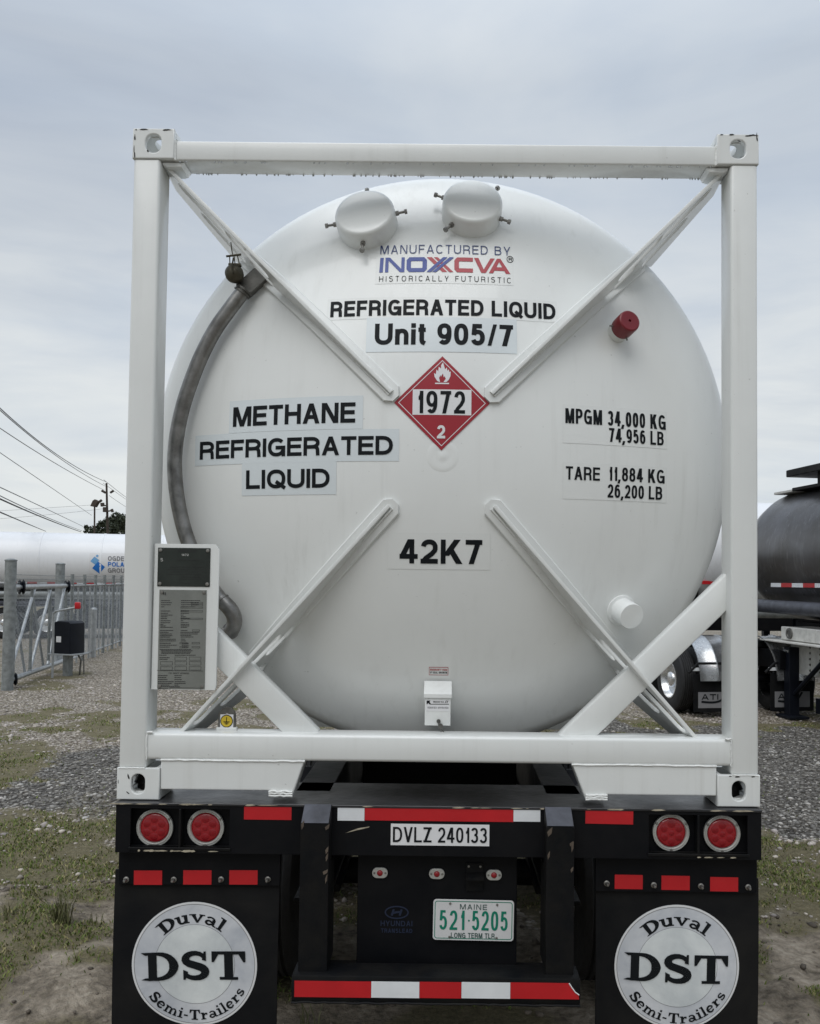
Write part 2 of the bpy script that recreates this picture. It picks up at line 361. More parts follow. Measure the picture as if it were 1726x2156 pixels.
def text2d(s, w, h, wt=.2, gap=.12, italic=0):      # -> list of quads ((x,y)*4, layer) in a box w x h, origin lower-left
    ratio = w/h; hw = wt/2
    nat = sum(GL[c][0] for c in s); fixed = 0
    for i, c in enumerate(s):
        if GL[c][0] == 0: fixed += wt
        if i < len(s)-1: fixed += gap
    k = (ratio-fixed)/max(nat, 1e-6) if nat else 1
    quads = []; x = 0; lay = 0
    for c in s:
        gw, st = GL[c]; gw = wt if gw == 0 else gw*k
        for stk in st:
            lay += 1
            if stk[0] == 'S':
                pts = [(x+hw+p[0]*(gw-wt) if gw > wt else x+gw/2+(p[0]-.5)*0, hw+p[1]*(1-wt)) for p in stk[1]]
                e = hw if stk[2] else 0
                rb = ribbon(pts, hw, e, e)
                for (a, b), (c_, d) in zip(rb, rb[1:]): quads.append(((a, b, d, c_), lay % 7))
            else:
                _, x0, y0, x1, y1 = stk[:5]; f = stk[5] if len(stk) > 5 else 1.0
                hh = hw*1.08*f; gx = max(gw-2*hh, 0)
                X0, X1 = x+hh+x0*gx, x+hh+x1*gx
                if gw <= wt: X0, X1 = x+(x0-.2)*wt, x+x1*wt
                quads.append((tuple(Vector(p) for p in ((X0-hh, y0), (X0+hh, y0), (X1+hh, y1), (X1-hh, y1))), lay % 7))
        x += gw+gap
    return [(tuple(Vector((p[0]*h + italic*p[1]*h, p[1]*h)) for p in q), l) for q, l in quads]
def quads_mb(quads, fn, maxlen=.03):                # fn(x, y, layer) -> world point; subdivides so that it can follow a curve
    mb = MB(); b = mb.bm
    for q, l in quads:
        nu = max(1, int(max((q[1]-q[0]).length, (q[2]-q[3]).length)/maxlen)); nv = max(1, int(max((q[3]-q[0]).length, (q[2]-q[1]).length)/maxlen))
        g = [[b.verts.new(fn(*(q[0].lerp(q[1], i/nu)).lerp(q[3].lerp(q[2], i/nu), j/nv), l)) for i in range(nu+1)] for j in range(nv+1)]
        for j in range(nv):
            for i in range(nu): b.faces.new((g[j][i], g[j][i+1], g[j+1][i+1], g[j+1][i]))
    return mb
def face_out(o):                                    # all faces of a decal look at the camera side (-Y)
    me = o.data; bm = bmesh.new(); bm.from_mesh(me)
    for f in bm.faces:
        f.normal_update()
        if f.normal.y > 0: f.normal_flip()
    bm.to_mesh(me); bm.free(); return o
def box_px(x0, x1, yt, yb, y=None):                 # a box of the photograph -> world x, z, width, height on its surface
    mx, my = (x0+x1)/2, (yt+yb)/2
    if y is None:
        a, b, t, d = HP(x0, my), HP(x1, my), HP(mx, yt), HP(mx, yb); return (a.x+b.x)/2, (t.z+d.z)/2, b.x-a.x, t.z-d.z
    c = W(mx, my, y)
    a = W(x0, my, c.y); b = W(x1, my, c.y); t = W(mx, yt, c.y); d = W(mx, yb, c.y)
    return c.x, c.z, (b-a).length, t.z-d.z
def head_fn(cx_, cz, w, h, off):
    return lambda x, y, l=0: Vector((cx_-w/2+x, head(cx_-w/2+x, cz-h/2+y)-off-l*.00012, cz-h/2+y))
def plane_fn(cx_, cz, w, h, y0, rot=0):
    c, s = math.cos(rot), math.sin(rot)
    def f(x, y, l=0):
        u, v = x-w/2, y-h/2; return Vector((cx_+c*u-s*v, y0-l*.00012, cz+s*u+c*v))
    return f
def grid_quads(w, h): return [((Vector((0, 0)), Vector((w, 0)), Vector((w, h)), Vector((0, h))), 0)]
def head_rect(x0, x1, yt, yb, off, name, m, parent):
    cx_, cz, w, h = box_px(x0, x1, yt, yb)
    return face_out(quads_mb(grid_quads(w, h), head_fn(cx_, cz, w, h, off)).build(name, m, parent, smooth=60))
def head_text(s, x0, x1, yt, yb, m, parent, wt=.2, gap=.12, off=.0022, name='lettering'):
    cx_, cz, w, h = box_px(x0, x1, yt, yb)
    o = face_out(quads_mb(text2d(s, w, h, wt, gap), head_fn(cx_, cz, w, h, off)).build(name, m, None, smooth=60))
    if parent.type == 'EMPTY':
        o.parent = parent; o.matrix_parent_inverse = Matrix.Translation(-root_loc(parent)); return o
    return subparent(o, parent)
def flat_text(s, x0, x1, yt, yb, y, m, parent, wt=.2, gap=.12, name='lettering', rot=0):
    cx_, cz, w, h = box_px(x0, x1, yt, yb, y)
    o = face_out(quads_mb(text2d(s, w, h, wt, gap), plane_fn(cx_, cz, w, h, y, rot), 9).build(name, m, None, smooth=0))
    return subparent(o, parent)
def flat_rect(x0, x1, yt, yb, y, name, m, parent, t=.0015, issub=False, rot=0):
    cx_, cz, w, h = box_px(x0, x1, yt, yb, y); mb = MB()
    mb.box((-w/2, 0, -h/2), (w/2, t, h/2), mtx=Matrix.Translation((cx_, y, cz)) @ Matrix.Rotation(-rot, 4, 'Y'))
    return sub(mb, name, m, parent, smooth=0) if issub else mb.build(name, m, parent, smooth=0)
# ================================================================== GROUND
def fbm(x, y, s=1.0, o=4): 
    v = 0; a = .5
    for k in range(o): v += a*noise.noise((x*s*2**k+17.3*k, y*s*2**k-9.1*k, 3.7)); a *= .5
    return v                                        # about -.5 .. .5
def sst(a, b, x): t = min(max((x-a)/(b-a), 0), 1); return t*t*(3-2*t)
def zones(x, y):                                    # grass, dark gravel, sand; what is left is pale gravel
    d = y-CAM.y; n = fbm(x, y, .55, 4); n2 = fbm(x+40, y, 1.6, 3); q = d*(1+.36*n)+1.7*n2
    if x < 1.5:
        g = sst(5.0, 5.6, q)*(1-sst(7.2, 8.0, q))*sst(-.30, .05, n2+.12)
        g = max(g, sst(11.6, 12.2, q)*(1-sst(13.2, 13.8, q))*sst(-.15, .12, n2), sst(8.6, 9.1, q)*(1-sst(10.6, 11.2, q))*(1-sst(-.46, -.41, x/d)), .9*sst(10.6, 11, q)*(1-sst(11.2, 11.6, q))*sst(.0, .2, n2))
        dk = .85*sst(7.0, 8.2, q)*(1-sst(9.2, 10.8, q))
    else:
        g = sst(4.9, 5.5, q)*(1-sst(6.8, 7.5, q))*sst(-.35, .0, n2+.1)
        g = max(g, sst(11.8, 12.3, q)*(1-sst(13.6, 14.4, q))*sst(-.25, .05, n2))
        dk = sst(7.0, 7.6, q)*(1-sst(12.2, 13.0, q))
    sd_ = 1-sst(4.7, 5.6, q)
    g = max(g, .75*sst(.10, .28, fbm(x-9, y+5, .9, 3))*(1-dk*.7)*(1-.75*sd_), .8*sd_*sst(.02, .2, fbm(x+21, y-7, 1.3, 3)))
    dk = max(dk*(1-.8*g), 0)
    return g, dk, sd_
def gz(x, y):
    d = y-CAM.y
    h = .030*fbm(x, y, .5, 3)+.022*fbm(x, y, 2.3, 4)
    near = 1-sst(5.0, 6.6, d)
    u = x*.82+y*.57 if x < 0 else x*.80-y*.6        # wheel ruts in the sand
    h += near*(.045*math.sin(u*5.2+1.5*fbm(x, y, .8, 2))*sst(-.1, .2, fbm(x+3, y, .7, 2)+.1)+.014*math.sin(u*38)*sst(-.05, .15, fbm(x+8, y-3, .9, 2)+.05)+.045*fbm(x, y, 6, 4))
    h = max(h, -.05); lane = 1-sst(1.25, 1.7, abs(x)); lane *= sst(-2.2, -1, y)*(1-sst(12, 14, y))
    return h*(1-lane)-.004*lane - .02*(1-lane)
def axis_pts(lo, hi, dens, far):
    p = list(np.arange(lo, hi+1e-6, dens)); s = dens
    a = hi; b = lo; left, right = [], []
    while a < far: s *= 1.16; a += s; b -= s; right.append(a); left.append(b)
    return left[::-1]+p+right
xs = axis_pts(-7.5, 7.5, .075, 900); ys = axis_pts(-1.2, 15, .085, 900)
vs = []; zc_ = []
for y in ys:
    for x in xs:
        near = -9 < x < 9 and -3 < y < 20
        vs.append((x, y, gz(x, y) if near else (.03*fbm(x, y, .2, 2)-.02 if abs(x) < 60 and abs(y) < 60 else -.02)))
        zc_.append((.06, 0, .0, 1) if y < -2.2 else (*zones(x, y), 1) if (-16 < x < 16 and y < 40) else (.55 if abs(x) > 10 else .2, .2, 0, 1))  # unseen ground behind the camera made pale to bounce light onto the lower frame
nx = len(xs); fs = [(j*nx+i, j*nx+i+1, (j+1)*nx+i+1, (j+1)*nx+i) for j in range(len(ys)-1) for i in range(nx-1)]
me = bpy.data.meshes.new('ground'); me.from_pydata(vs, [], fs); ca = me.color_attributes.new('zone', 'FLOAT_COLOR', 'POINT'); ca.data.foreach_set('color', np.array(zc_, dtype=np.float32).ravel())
me.polygons.foreach_set('use_smooth', [True]*len(me.polygons))
gm = bpy.data.materials.new('ground_soil'); gm.use_nodes = True; t = gm.node_tree; bs = t.nodes['Principled BSDF']; Lk = t.links
geo = N(t, 'ShaderNodeNewGeometry'); P_ = geo.outputs['Position']; at_ = N(t, 'ShaderNodeAttribute'); at_.attribute_name = 'zone'; sp = N(t, 'ShaderNodeSeparateColor'); Lk.new(at_.outputs['Color'], sp.inputs[0])
def pebbles(scale):
    v = N(t, 'ShaderNodeTexVoronoi'); v.inputs['Scale'].default_value = scale; Lk.new(P_, v.inputs['Vector']); s_ = N(t, 'ShaderNodeSeparateColor'); Lk.new(v.outputs['Color'], s_.inputs[0]); return v.outputs['Distance'], s_.outputs[0]
d1, r1 = pebbles(26); d2, r2 = pebbles(60)
gap = ramp(t, [(.28, (1, 1, 1)), (.62, (.35, .33, .30))]); Lk.new(d1, gap.inputs[0])
pale = ramp(t, [(0, (.26, .22, .165)), (.45, (.42, .37, .30)), (.8, (.53, .48, .41)), (1, (.64, .60, .54))]); Lk.new(r1, pale.inputs[0])
dark = ramp(t, [(0, (.10, .093, .086)), (.5, (.22, .207, .188)), (.86, (.33, .31, .28)), (.93, (.44, .415, .375)), (1, (.54, .51, .465))]); Lk.new(r1, dark.inputs[0])
nf = noise_n(t, P_, 18, 8, .7); nm = noise_n(t, P_, 2.4, 6, .65, .3); nl = noise_n(t, P_, 90, 4, .7)
pale_c = mix_n(t, 1.0, pale.outputs[0], gap.outputs[0], 'MULTIPLY'); dark_c = mix_n(t, 1.0, dark.outputs[0], gap.outputs[0], 'MULTIPLY')
sr = ramp(t, [(.38, (.085, .070, .052)), (.5, (.27, .228, .175)), (.62, (.50, .43, .345))]); Lk.new(math_n(t, 'ADD', math_n(t, 'MULTIPLY', nm, .6), math_n(t, 'MULTIPLY', nf, .4)), sr.inputs[0])
gr_ = ramp(t, [(.3, (.085, .074, .040)), (.5, (.17, .148, .085)), (.7, (.28, .24, .155))]); Lk.new(math_n(t, 'ADD', math_n(t, 'MULTIPLY', nf, .55), math_n(t, 'MULTIPLY', nl, .45)), gr_.inputs[0])
def edge(w): return math_n(t, 'SMOOTH_MIN' if False else 'ADD', w, math_n(t, 'MULTIPLY', math_n(t, 'SUBTRACT', nf, .5), .9), True)
def sharpen(v):
    r_ = ramp(t, [(.25, (0, 0, 0)), (.7, (1, 1, 1))]); Lk.new(edge(v), r_.inputs[0]); return r_.outputs[0]
c_ = mix_n(t, sharpen(sp.outputs[1]), pale_c, dark_c); c_ = mix_n(t, sharpen(sp.outputs[2]), c_, sr.outputs[0]); c_ = mix_n(t, sharpen(sp.outputs[0]), c_, gr_.outputs[0])
Lk.new(c_, bs.inputs['Base Color']); bs.inputs['Roughness'].default_value = .85; bs.inputs['Specular IOR Level'].default_value = .25
hgt = math_n(t, 'ADD', math_n(t, 'MULTIPLY', math_n(t, 'SUBTRACT', 1.0, d1), .5), math_n(t, 'ADD', math_n(t, 'MULTIPLY', nf, .8), math_n(t, 'MULTIPLY', nl, .4)))
bn = N(t, 'ShaderNodeBump'); bn.inputs['Strength'].default_value = .9; bn.inputs['Distance'].default_value = .045; Lk.new(hgt, bn.inputs['Height']); Lk.new(bn.outputs[0], bs.inputs['Normal'])
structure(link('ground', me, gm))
# loose stones and grass: uncountable, each kind one object
def bulk(name, V_, F_, cols, m, label, cat):
    me = bpy.data.meshes.new(name); nv, nf_ = len(V_), len(F_); k = F_.shape[1]
    me.vertices.add(nv); me.vertices.foreach_set('co', V_.astype(np.float32).ravel()); me.loops.add(nf_*k); me.loops.foreach_set('vertex_index', F_.astype(np.int32).ravel())
    me.polygons.add(nf_); me.polygons.foreach_set('loop_start', np.arange(0, nf_*k, k, dtype=np.int32)); me.update(calc_edges=True)
    c = me.color_attributes.new('tint', 'FLOAT_COLOR', 'POINT'); c.data.foreach_set('color', cols.astype(np.float32).ravel()); me.validate()
    o = link(name, me, m, kind='stuff'); o['label'] = label; o['category'] = cat; return o
def sample(n, fn, dmin=3.7, dmax=17.5, wide=.60):
    out = []
    while len(out) < n:
        d = math.exp(random.uniform(math.log(dmin), math.log(dmax))); k = random.uniform(-wide, wide)
        x, y = CAM.x+d*k, CAM.y+d
        if abs(x) < 1.3 and y < 4 and random.random() < .7: continue
        p = fn(x, y, d)
        if random.random() < p: out.append((x, y, d))
    return out
bi = bmesh.new(); bmesh.ops.create_icosphere(bi, subdivisions=1, radius=1); IV = np.array([v.co[:] for v in bi.verts]); bi.verts.index_update(); IF = np.array([[v.index for v in f.verts] for f in bi.faces]); bi.free()
def stone_p(x, y, d):
    g, k, s_ = zones(x, y); return max(.012*s_, .004, (1-g*.96)*(1-s_*.985))
pts = sample(42000, stone_p); n = len(pts); Vs = np.zeros((n, len(IV), 3)); C = np.zeros((n, len(IV), 4)); C[..., 3] = 1
for i, (x, y, d) in enumerate(pts):
    sz = min(.0035+.0042*rng.gamma(1.5), .026); sc3 = np.array([sz*rng.uniform(.8, 1.5), sz*rng.uniform(.8, 1.3), sz*rng.uniform(.45, .8)])
    v = IV*(1+rng.normal(0, .16, (len(IV), 1)))*sc3; a = rng.uniform(0, 6.28); ca_, sa_ = math.cos(a), math.sin(a)
    v = v @ np.array([[ca_, sa_, 0], [-sa_, ca_, 0], [0, 0, 1]]); Vs[i] = v+np.array([x, y, gz(x, y)+sc3[2]*.35])
    g, k, s_ = zones(x, y)
    if s_ > .5: b_ = rng.uniform(.05, .20); C[i, :, :3] = np.array([1, .84, .68])*b_
    elif k > .35: b_ = rng.choice([rng.uniform(.09, .19), rng.uniform(.18, .32), rng.uniform(.36, .55)], p=[.52, .36, .12]); C[i, :, :3] = np.array([1, .955, .89])*b_
    else: b_ = rng.uniform(.24, .60); C[i, :, :3] = np.array([1, .90, .76+.1*rng.random()])*b_
Fs = (IF[None]+(np.arange(n)*len(IV))[:, None, None]).reshape(-1, 3)
st_m = mat('loose_stone', (1, 1, 1), .8, attr='tint', spec=.3)
bulk('gravel', Vs.reshape(-1, 3), Fs, C.reshape(-1, 4), st_m, 'loose grey and pale gravel strewn over the yard ground', 'gravel')
def grass_p(x, y, d):
    g, k, s_ = zones(x, y); return max(.012*(1-s_), .02*s_*sst(-.05, .3, fbm(x, y, 1.4, 3)), g*g*sst(-.22, .18, fbm(x-3, y+2, 2.6, 3)))
pts = sample(46000, grass_p, 4.2, 16); VV = []; CC = []
for x, y, d in pts:
    h = rng.uniform(.008, .026)*(1.4 if rng.random() < .08 else 1); a = rng.uniform(0, 6.28); w = rng.uniform(.0016, .0034)*(1+.10*d); ln = h*rng.uniform(.3, 1.3); b_ = rng.uniform(0, 6.28); z = gz(x, y)-.002
    ca_, sa_ = math.cos(a)*w, math.sin(a)*w; lx_, ly_ = math.cos(b_)*ln, math.sin(b_)*ln
    VV += [(x-ca_, y-sa_, z), (x+ca_, y+sa_, z), (x+ca_*.7+lx_*.4, y+sa_*.7+ly_*.4, z+h*.65), (x-ca_*.7+lx_*.4, y-sa_*.7+ly_*.4, z+h*.65), (x+lx_, y+ly_, z+h)]
    c = np.array(((.105, .15, .036), (.17, .20, .058), (.29, .26, .13))[rng.choice(3, p=[.42, .33, .25])])*rng.uniform(.7, 1.25); CC += [(*c, 1)]*5
VV = np.array(VV); n = len(pts); k = np.arange(n)[:, None]*5
Fs = np.concatenate([k+np.array([[0, 1, 2]]), k+np.array([[0, 2, 3]]), k+np.array([[3, 2, 4]])])
gr_m = mat('grass_blade', (1, 1, 1), .75, attr='tint', spec=.2)
bulk('grass', VV, Fs, np.array(CC), gr_m, 'thin patchy green and straw coloured grass on the yard ground', 'grass')
def weed(px, py, n, h, label):
    g = GP(px, py); q = MB(); g.z = gz(g.x, g.y)
    for k in range(n):
        a = random.uniform(0, 6.28); l = h*random.uniform(.35, 1.0); sp_ = random.uniform(.15, .6)*l; w = .0035; p0 = g+Vector((random.uniform(-.05, .05)*min(1, n/20), random.uniform(-.05, .05), -.01)); d = Vector((math.cos(a), math.sin(a), 0)); s_ = Vector((-d.y, d.x, 0))*w
        m_ = p0+d*sp_*.35+Vector((0, 0, l*.6)); e_ = p0+d*sp_+Vector((0, 0, l)); q.quad(p0-s_, p0+s_, m_+s_*.8, m_-s_*.8); q.quad(m_-s_*.8, m_+s_*.8, e_+s_*.15, e_-s_*.15)
    o = q.build('weed_tuft', weed_m, None, smooth=0, recalc=False); tag(o, label, 'weed'); return o
weed_m = mat('weed_leaf', (.085, .10, .035), .7, 0, .5, 30, dark=(.16, .145, .07))
weed(130, 1948, 70, .21, 'green tuft of long grass standing alone in the sand left of the trailer')
weed(648, 2185, 14, .24, 'thin dry weed stalks under the left end of the striped guard bar')
weed(12, 1935, 26, .14, 'straw coloured weed clump in the dirt at the left edge of the yard')
weed(200, 1935, 16, .09, 'low dry weed in the sand close to the left mud flap')
# ================================================================== TANK CONTAINER
B0 = 1.16; H0 = 2.591; HW = 1.219; LEN = 6.058
tk = thing('tank_container', 'white framed cryogenic tank container with X braced domed end standing on the black trailer', 'tank container', (0, 0, B0))
def casting(sx, top, y0, sy):                       # ISO corner casting, hollow, with holes on its outer faces
    mb = MB(); w, d, h, t = .162, .178, .118, .026
    xo = sx*HW; zo = B0 + (H0-h if top else 0); xi = xo-sx*w; xl, xr = min(xo, xi), max(xo, xi); yb = y0+sy*d
    zc, xc, yc = zo+h/2, (xl+xr)/2, (y0+yb)/2
    hole = rrect(-.031, -.037, .031, .037, .028, 6) if top else rrect(-.026, -.037, .026, .037, .0255, 8)
    front = flat([[(-w/2, -h/2), (w/2, -h/2), (w/2, h/2), (-w/2, h/2)], hole], t/2, .004)
    mb.mesh(front, XZ((xc, y0+sy*t/2, zc)))
    side = flat([[(-(d-t)/2, -h/2), ((d-t)/2, -h/2), ((d-t)/2, h/2), (-(d-t)/2, h/2)], rrect(-.026, -.030, .036, .030, .028, 6)], t/2, .002)
    mb.mesh(side, frame_m((xo-sx*t/2, y0+sy*(t+(d-t)/2), zc), (0, 1, 0), (0, 0, 1)))
    mb.box((xi if sx > 0 else xi-.02, min(y0+sy*t, yb), zo+.001), (xi+.02 if sx > 0 else xi, max(y0+sy*t, yb), zo+h-.001)) if not top else None
    zt = zo+h-t/2 if top else zo+t/2
    tp = flat([[(-(w-t)/2, -(d-t)/2), ((w-t)/2, -(d-t)/2), ((w-t)/2, (d-t)/2), (-(w-t)/2, (d-t)/2)], circ(0, 0, .034, 24, .060)], t/2, .001)
    mb.mesh(tp, frame_m((xc-sx*t/2, y0+sy*(t+(d-t)/2), zt), (1, 0, 0), (0, 1, 0)))
    if not top: mb.box((xl+.027, yb-sy*.02 if sy > 0 else yb, zo+.002), (xr-.027, yb if sy > 0 else yb-sy*.02, zo+h-.002))
    if top: mb.box((xl+.002, min(y0+sy*t, yb), zo), (xr-t-.002 if sx > 0 else xr-.002, max(y0+sy*t, yb), zo+.012)) if sx > 0 else mb.box((xl+t+.002, min(y0+sy*t, yb), zo), (xr-.002, max(y0+sy*t, yb), zo+.012))
    return mb.build('corner_casting', frame_w, tk)
for top in (1, 0):
    for sx in (-1, 1):
        casting(sx, top, 0, 1); casting(sx, top, LEN, -1)
for sx in (-1, 1):                                  # corner posts
    for y0, y1 in ((.005, .132), (LEN-.132, LEN-.005)):
        x0, x1 = sorted((sx*(HW-.004), sx*(HW-.108)))
        MB().box((x0, y0, B0+.116), (x1, y1, B0+H0-.117), .011, 3).build('corner_post', frame_w, tk)
# end rails
zt, zb = W(856, 297.5).z, W(856, 339).z
for y0 in (.012, LEN-.132):
    MB().box((-HW+.158, y0, zb), (HW-.158, y0+.120, zt), .007, 3).build('top_rail', frame_w, tk)
rt, rb = W(856, 1550).z, W(856, 1606.5).z
for y0 in (.006, LEN-.136):
    MB().box((-HW+.080, y0+.0015, rb), (HW-.080, y0+.130, rt), .013, 3).build('bottom_rail', frame_w, tk)
def bead(pts, r, n=6): return MB().tube(pts, r, n).build('weld_bead', weld, tk)
# weld beads at the rail ends and small top gusset tabs
for sx in (-1, 1):
    x = sx*(HW-.109)
    pts = [Vector((x, .004, rb+(rt-rb)*k/14)) + Vector((random.uniform(-.002, .002), 0, 0)) for k in range(15)]
    bead(pts, .0022, 6)
    pts = [Vector((x-sx*.11*k/10, .006, rt+.002+random.uniform(-.002, .002))) for k in range(3)]
    bead(pts, .005, 6)
    pts = [Vector((sx*(HW-.006-.1*k/10), .001, B0+.118+random.uniform(-.001, .001))) for k in range(11)]
    bead(pts, .003, 6)
    pts = [Vector((sx*(HW-.162), .012, zb+(zt-zb)*k/8)) for k in range(9)]
    bead(pts, .007, 6)
for sx in (-1, 1):
    x0, x1 = sorted((sx*(HW-.163), sx*(HW-.28)))
    MB().box((x0, .05, zt+.004), (x1, .13, zt+.012), .002).build('gusset_tab', frame_w, tk)
    x0, x1 = sorted((sx*(HW-.110), sx*(HW-.218)))
    m = flat([[(0, 0), (.085, 0), (.075, -.018), (.02, -.020), (0, -.01)]] if sx < 0 else [[(0, 0), (-.085, 0), (-.075, -.018), (-.02, -.020), (0, -.01)]], .05, .004)
    MB().mesh(m, XZ((sx*(HW-.110), .075, zb-.002))).build('gusset_tab', frame_w, tk)
# lower gusset boxes beside the bottom castings
for sx in (-1, 1):
    xa = sx*(HW-.163); xe = W(641 if sx < 0 else 1204, 1610).x; xb = W(615 if sx < 0 else 1233, 1674).x
    z1, z2 = rb+.004, (W(300, 1664).z + W(1560, 1676).z)/2
    zl = z2-.022; xt = W(565 if sx < 0 else 1279, 1674).x
    poly = [(xa, z2), (xa, z1), (xe, z1), (xe-(xe-xb)*.25, z1-.03), (xb, zl+.004), (xb-(xb-xt)*.15, zl), (xt, zl), (xt, z2)]
    if sx > 0: poly = poly[::-1]
    MB().mesh(flat([poly], .055, .005), XZ((0, .063, 0))).build('gusset_box', frame_w, tk)
    bead([Vector((xa+(xe-xa)*k/24, .0075, z1-.004+random.uniform(-.0015, .0015))) for k in range(25)], .0045, 6)
    for q in range(3): bead([Vector((xt+(xb-xt)*k/8, .004, zl+.004+q*.008+random.uniform(-.002, .002))) for k in range(9)], .0045, 6)
# diagonal braces in the end plane
def brace(a, b, wid, y0, y1):
    a, b = Vector(a), Vector(b); d = (b-a); L_ = d.length; d.normalize()
    m = frame_m(((a.x+b.x)/2, 0, (a.z+b.z)/2), d, Vector((0, 1, 0)))
    mb = MB(); mb.box((-L_/2, y0, -wid/2), (L_/2, y1, wid/2), .008, 2, mtx=m); return mb.build('diagonal_brace', frame_w, tk)
yb = .065
brace(W(325, 1232, yb), W(652, 1561, yb), .103, yb, .128)
brace(W(1556, 1221, yb), W(1188, 1577, yb), .105, yb, .128)
# radial gusset plates: web with slots, rear flange, doubler pad
def gusset(p_out, p_in, slots, side, shear):
    A = W(*p_out, .03); hI = HP(*p_in); I = Vector((hI.x, hI.y-.03, hI.z))
    e = Vector((I.x-A.x, 0, I.z-A.z)); L_ = e.length; e.normalize()
    yv = Vector((0, 1, 0))
    def yh(s):                                       # head surface along the plate line
        p = A + e*s; r = math.hypot(p.x-TX, p.z-TZ)
        return head(p.x, p.z) if r < TR-.002 else None
    pts = [(0, A.y+.02), (L_, I.y)]
    n = 40; back = []; s_rim = 0
    for k in range(n, -1, -1):
        s = L_*k/n; y = yh(s)
        if y is None: s_rim = max(s_rim, s); continue
        back.append((s, y+.012))
    poly = pts + back + [(s_rim-.005, .44), (0, .25)]
    holes = []
    for (s0, s1, y0, y1, w) in slots:                # stadium slots between two points
        a, b = Vector((s0*L_, y0)), Vector((s1*L_, y1)); d = (b-a).normalized(); nn = Vector((-d.y, d.x)); h = []
        for k in range(7): t = R(-90+180*k/6); h.append(b + d*math.cos(t)*w + nn*math.sin(t)*w)
        for k in range(7): t = R(90+180*k/6); h.append(a + d*math.cos(t)*w + nn*math.sin(t)*w)
        holes.append([tuple(q) for q in h])
    M_ = frame_m(Vector((A.x, 0, A.z)), e, yv); nrm = e.cross(yv)*side; y_in = A.y
    for i in range(3): M_[i][1] += nrm[i]*shear; M_[i][3] -= nrm[i]*shear*A.y   # the web leans away from the radial plane
    g = MB().mesh(flat([poly]+holes, .0070, .002), M_).build('gusset_plate', frame_w, tk)
    # doubler pad welded on the head
    pw = .042; s_a, s_b = s_rim+.06, L_+.028; q = MB(); rows = []
    nS = 36
    outl = [(s_a, -1), (s_a, 1)]
    vs = []
    for k in range(nS+1):
        s = s_a+(s_b-s_a)*k/nS
        ww = pw
        if s_b-s < .025: ww = pw-.025+math.sqrt(max(.025**2-(.025-(s_b-s))**2, 0))
        if s-s_a < .025: ww = pw-.025+math.sqrt(max(.025**2-(.025-(s-s_a))**2, 0))
        row = []
        for lv, sc_ in ((0, 1.0), (.010, 1.0), (.014, .90)):
            for sg2 in (-1, 1):
                p = A + e*s + e.cross(yv)*ww*sc_*sg2; row.append((p.x, head(p.x, p.z)-lv+(.003 if lv == 0 else 0), p.z))
        vs.append([q.bm.verts.new(r) for r in row])
    for a, b in zip(vs, vs[1:]):
        for i0, i1 in ((0, 2), (2, 4), (4, 5), (5, 3), (3, 1)): q.bm.faces.new((a[i0], a[i1], b[i1], b[i0]))
    for r in (vs[0], vs[-1]): q.bm.faces.new((r[0], r[2], r[4], r[5], r[3], r[1]))
    q.build('doubler_pad', frame_w, tk)
    # weld along the foot of the web
    wl = MB()
    for sd_ in (-1, 1):
        wl.tube([Vector((p.x, head(p.x, p.z)-.016, p.z)) + e.cross(yv)*sd_*.010 + Vector((0, random.uniform(-.001, .001), 0)) for p in [A+e*(s_a+.03+(L_-s_a-.03)*k/30) for k in range(31)]], .005, 6)
    subparent(wl.build('weld_bead', weld, None), g)
    return g
sl_ = [(.08, .24, .10, .12, .034), (.16, .30, .20, .25, .034), (.29, .43, .10, .12, .032), (.38, .49, .17, .18, .022)]
gusset((343, 341), (823, 829), sl_, -1, .07); gusset((1530, 352), (1036, 832), sl_, 1, .07)
gusset((367, 1551), (822, 1068), sl_, -1, .17); gusset((1483, 1569), (1038, 1069), sl_, 1, .17)
# dark scuffs and chipped paint on the castings
q = MB()
for sx, top in ((-1, 1), (1, 1), (-1, 0), (1, 0)):
    zo = B0+(H0-.118 if top else 0); xo = sx*HW
    for k in range(9 if top else 3):
        e_ = random.random(); l = random.uniform(.003, .018); h = random.uniform(.0012, .0035)
        x, z, an = (xo-sx*random.uniform(.004, .010), zo+random.uniform(.01, .11), math.pi/2) if e_ < .45 else (xo-sx*random.uniform(.01, .155), zo+(.118-random.uniform(.003, .008)), 0) if e_ < .8 else (xo-sx*random.uniform(.04, .12), zo+random.uniform(.012, .10), random.uniform(0, 3))
        q.mesh(flat([[(-l, -h*.4), (-l*.4, -h), (l*.5, -h*.6), (l, 0), (l*.3, h), (-l*.6, h*.8)]], .0003), XZ((x, -.0004-k*.00005, z)) @ Matrix.Rotation(an, 4, 'Z'))
q.build('paint_scuffs', etch, tk, smooth=0, kind='stuff')
# tank shell: domed head, barrel, far head
prof = []
for k in range(41): r = TR1*k/40; prof.append((r, TY0+TL-math.sqrt(TL*TL-r*r)))
a0 = math.acos(min(1, (TR1-(TR-TK))/TK))
for k in range(1, 13):
    a = a0*(1-k/12); prof.append((TR-TK+TK*math.cos(a), TYT-TK*math.sin(a)))
prof += [(TR, TYT+.03), (TR+.004, TYT+.035), (TR+.004, TYT+.06), (TR, TYT+.065), (TR, 5.55), (TR-.1, 5.75), (.6, 5.95), (0, 6.0)]
MB().lathe([(r, y) for r, y in prof], (TX, 0, TZ), (0, 1, 0), 128).build('tank_shell', white, tk, smooth=50)
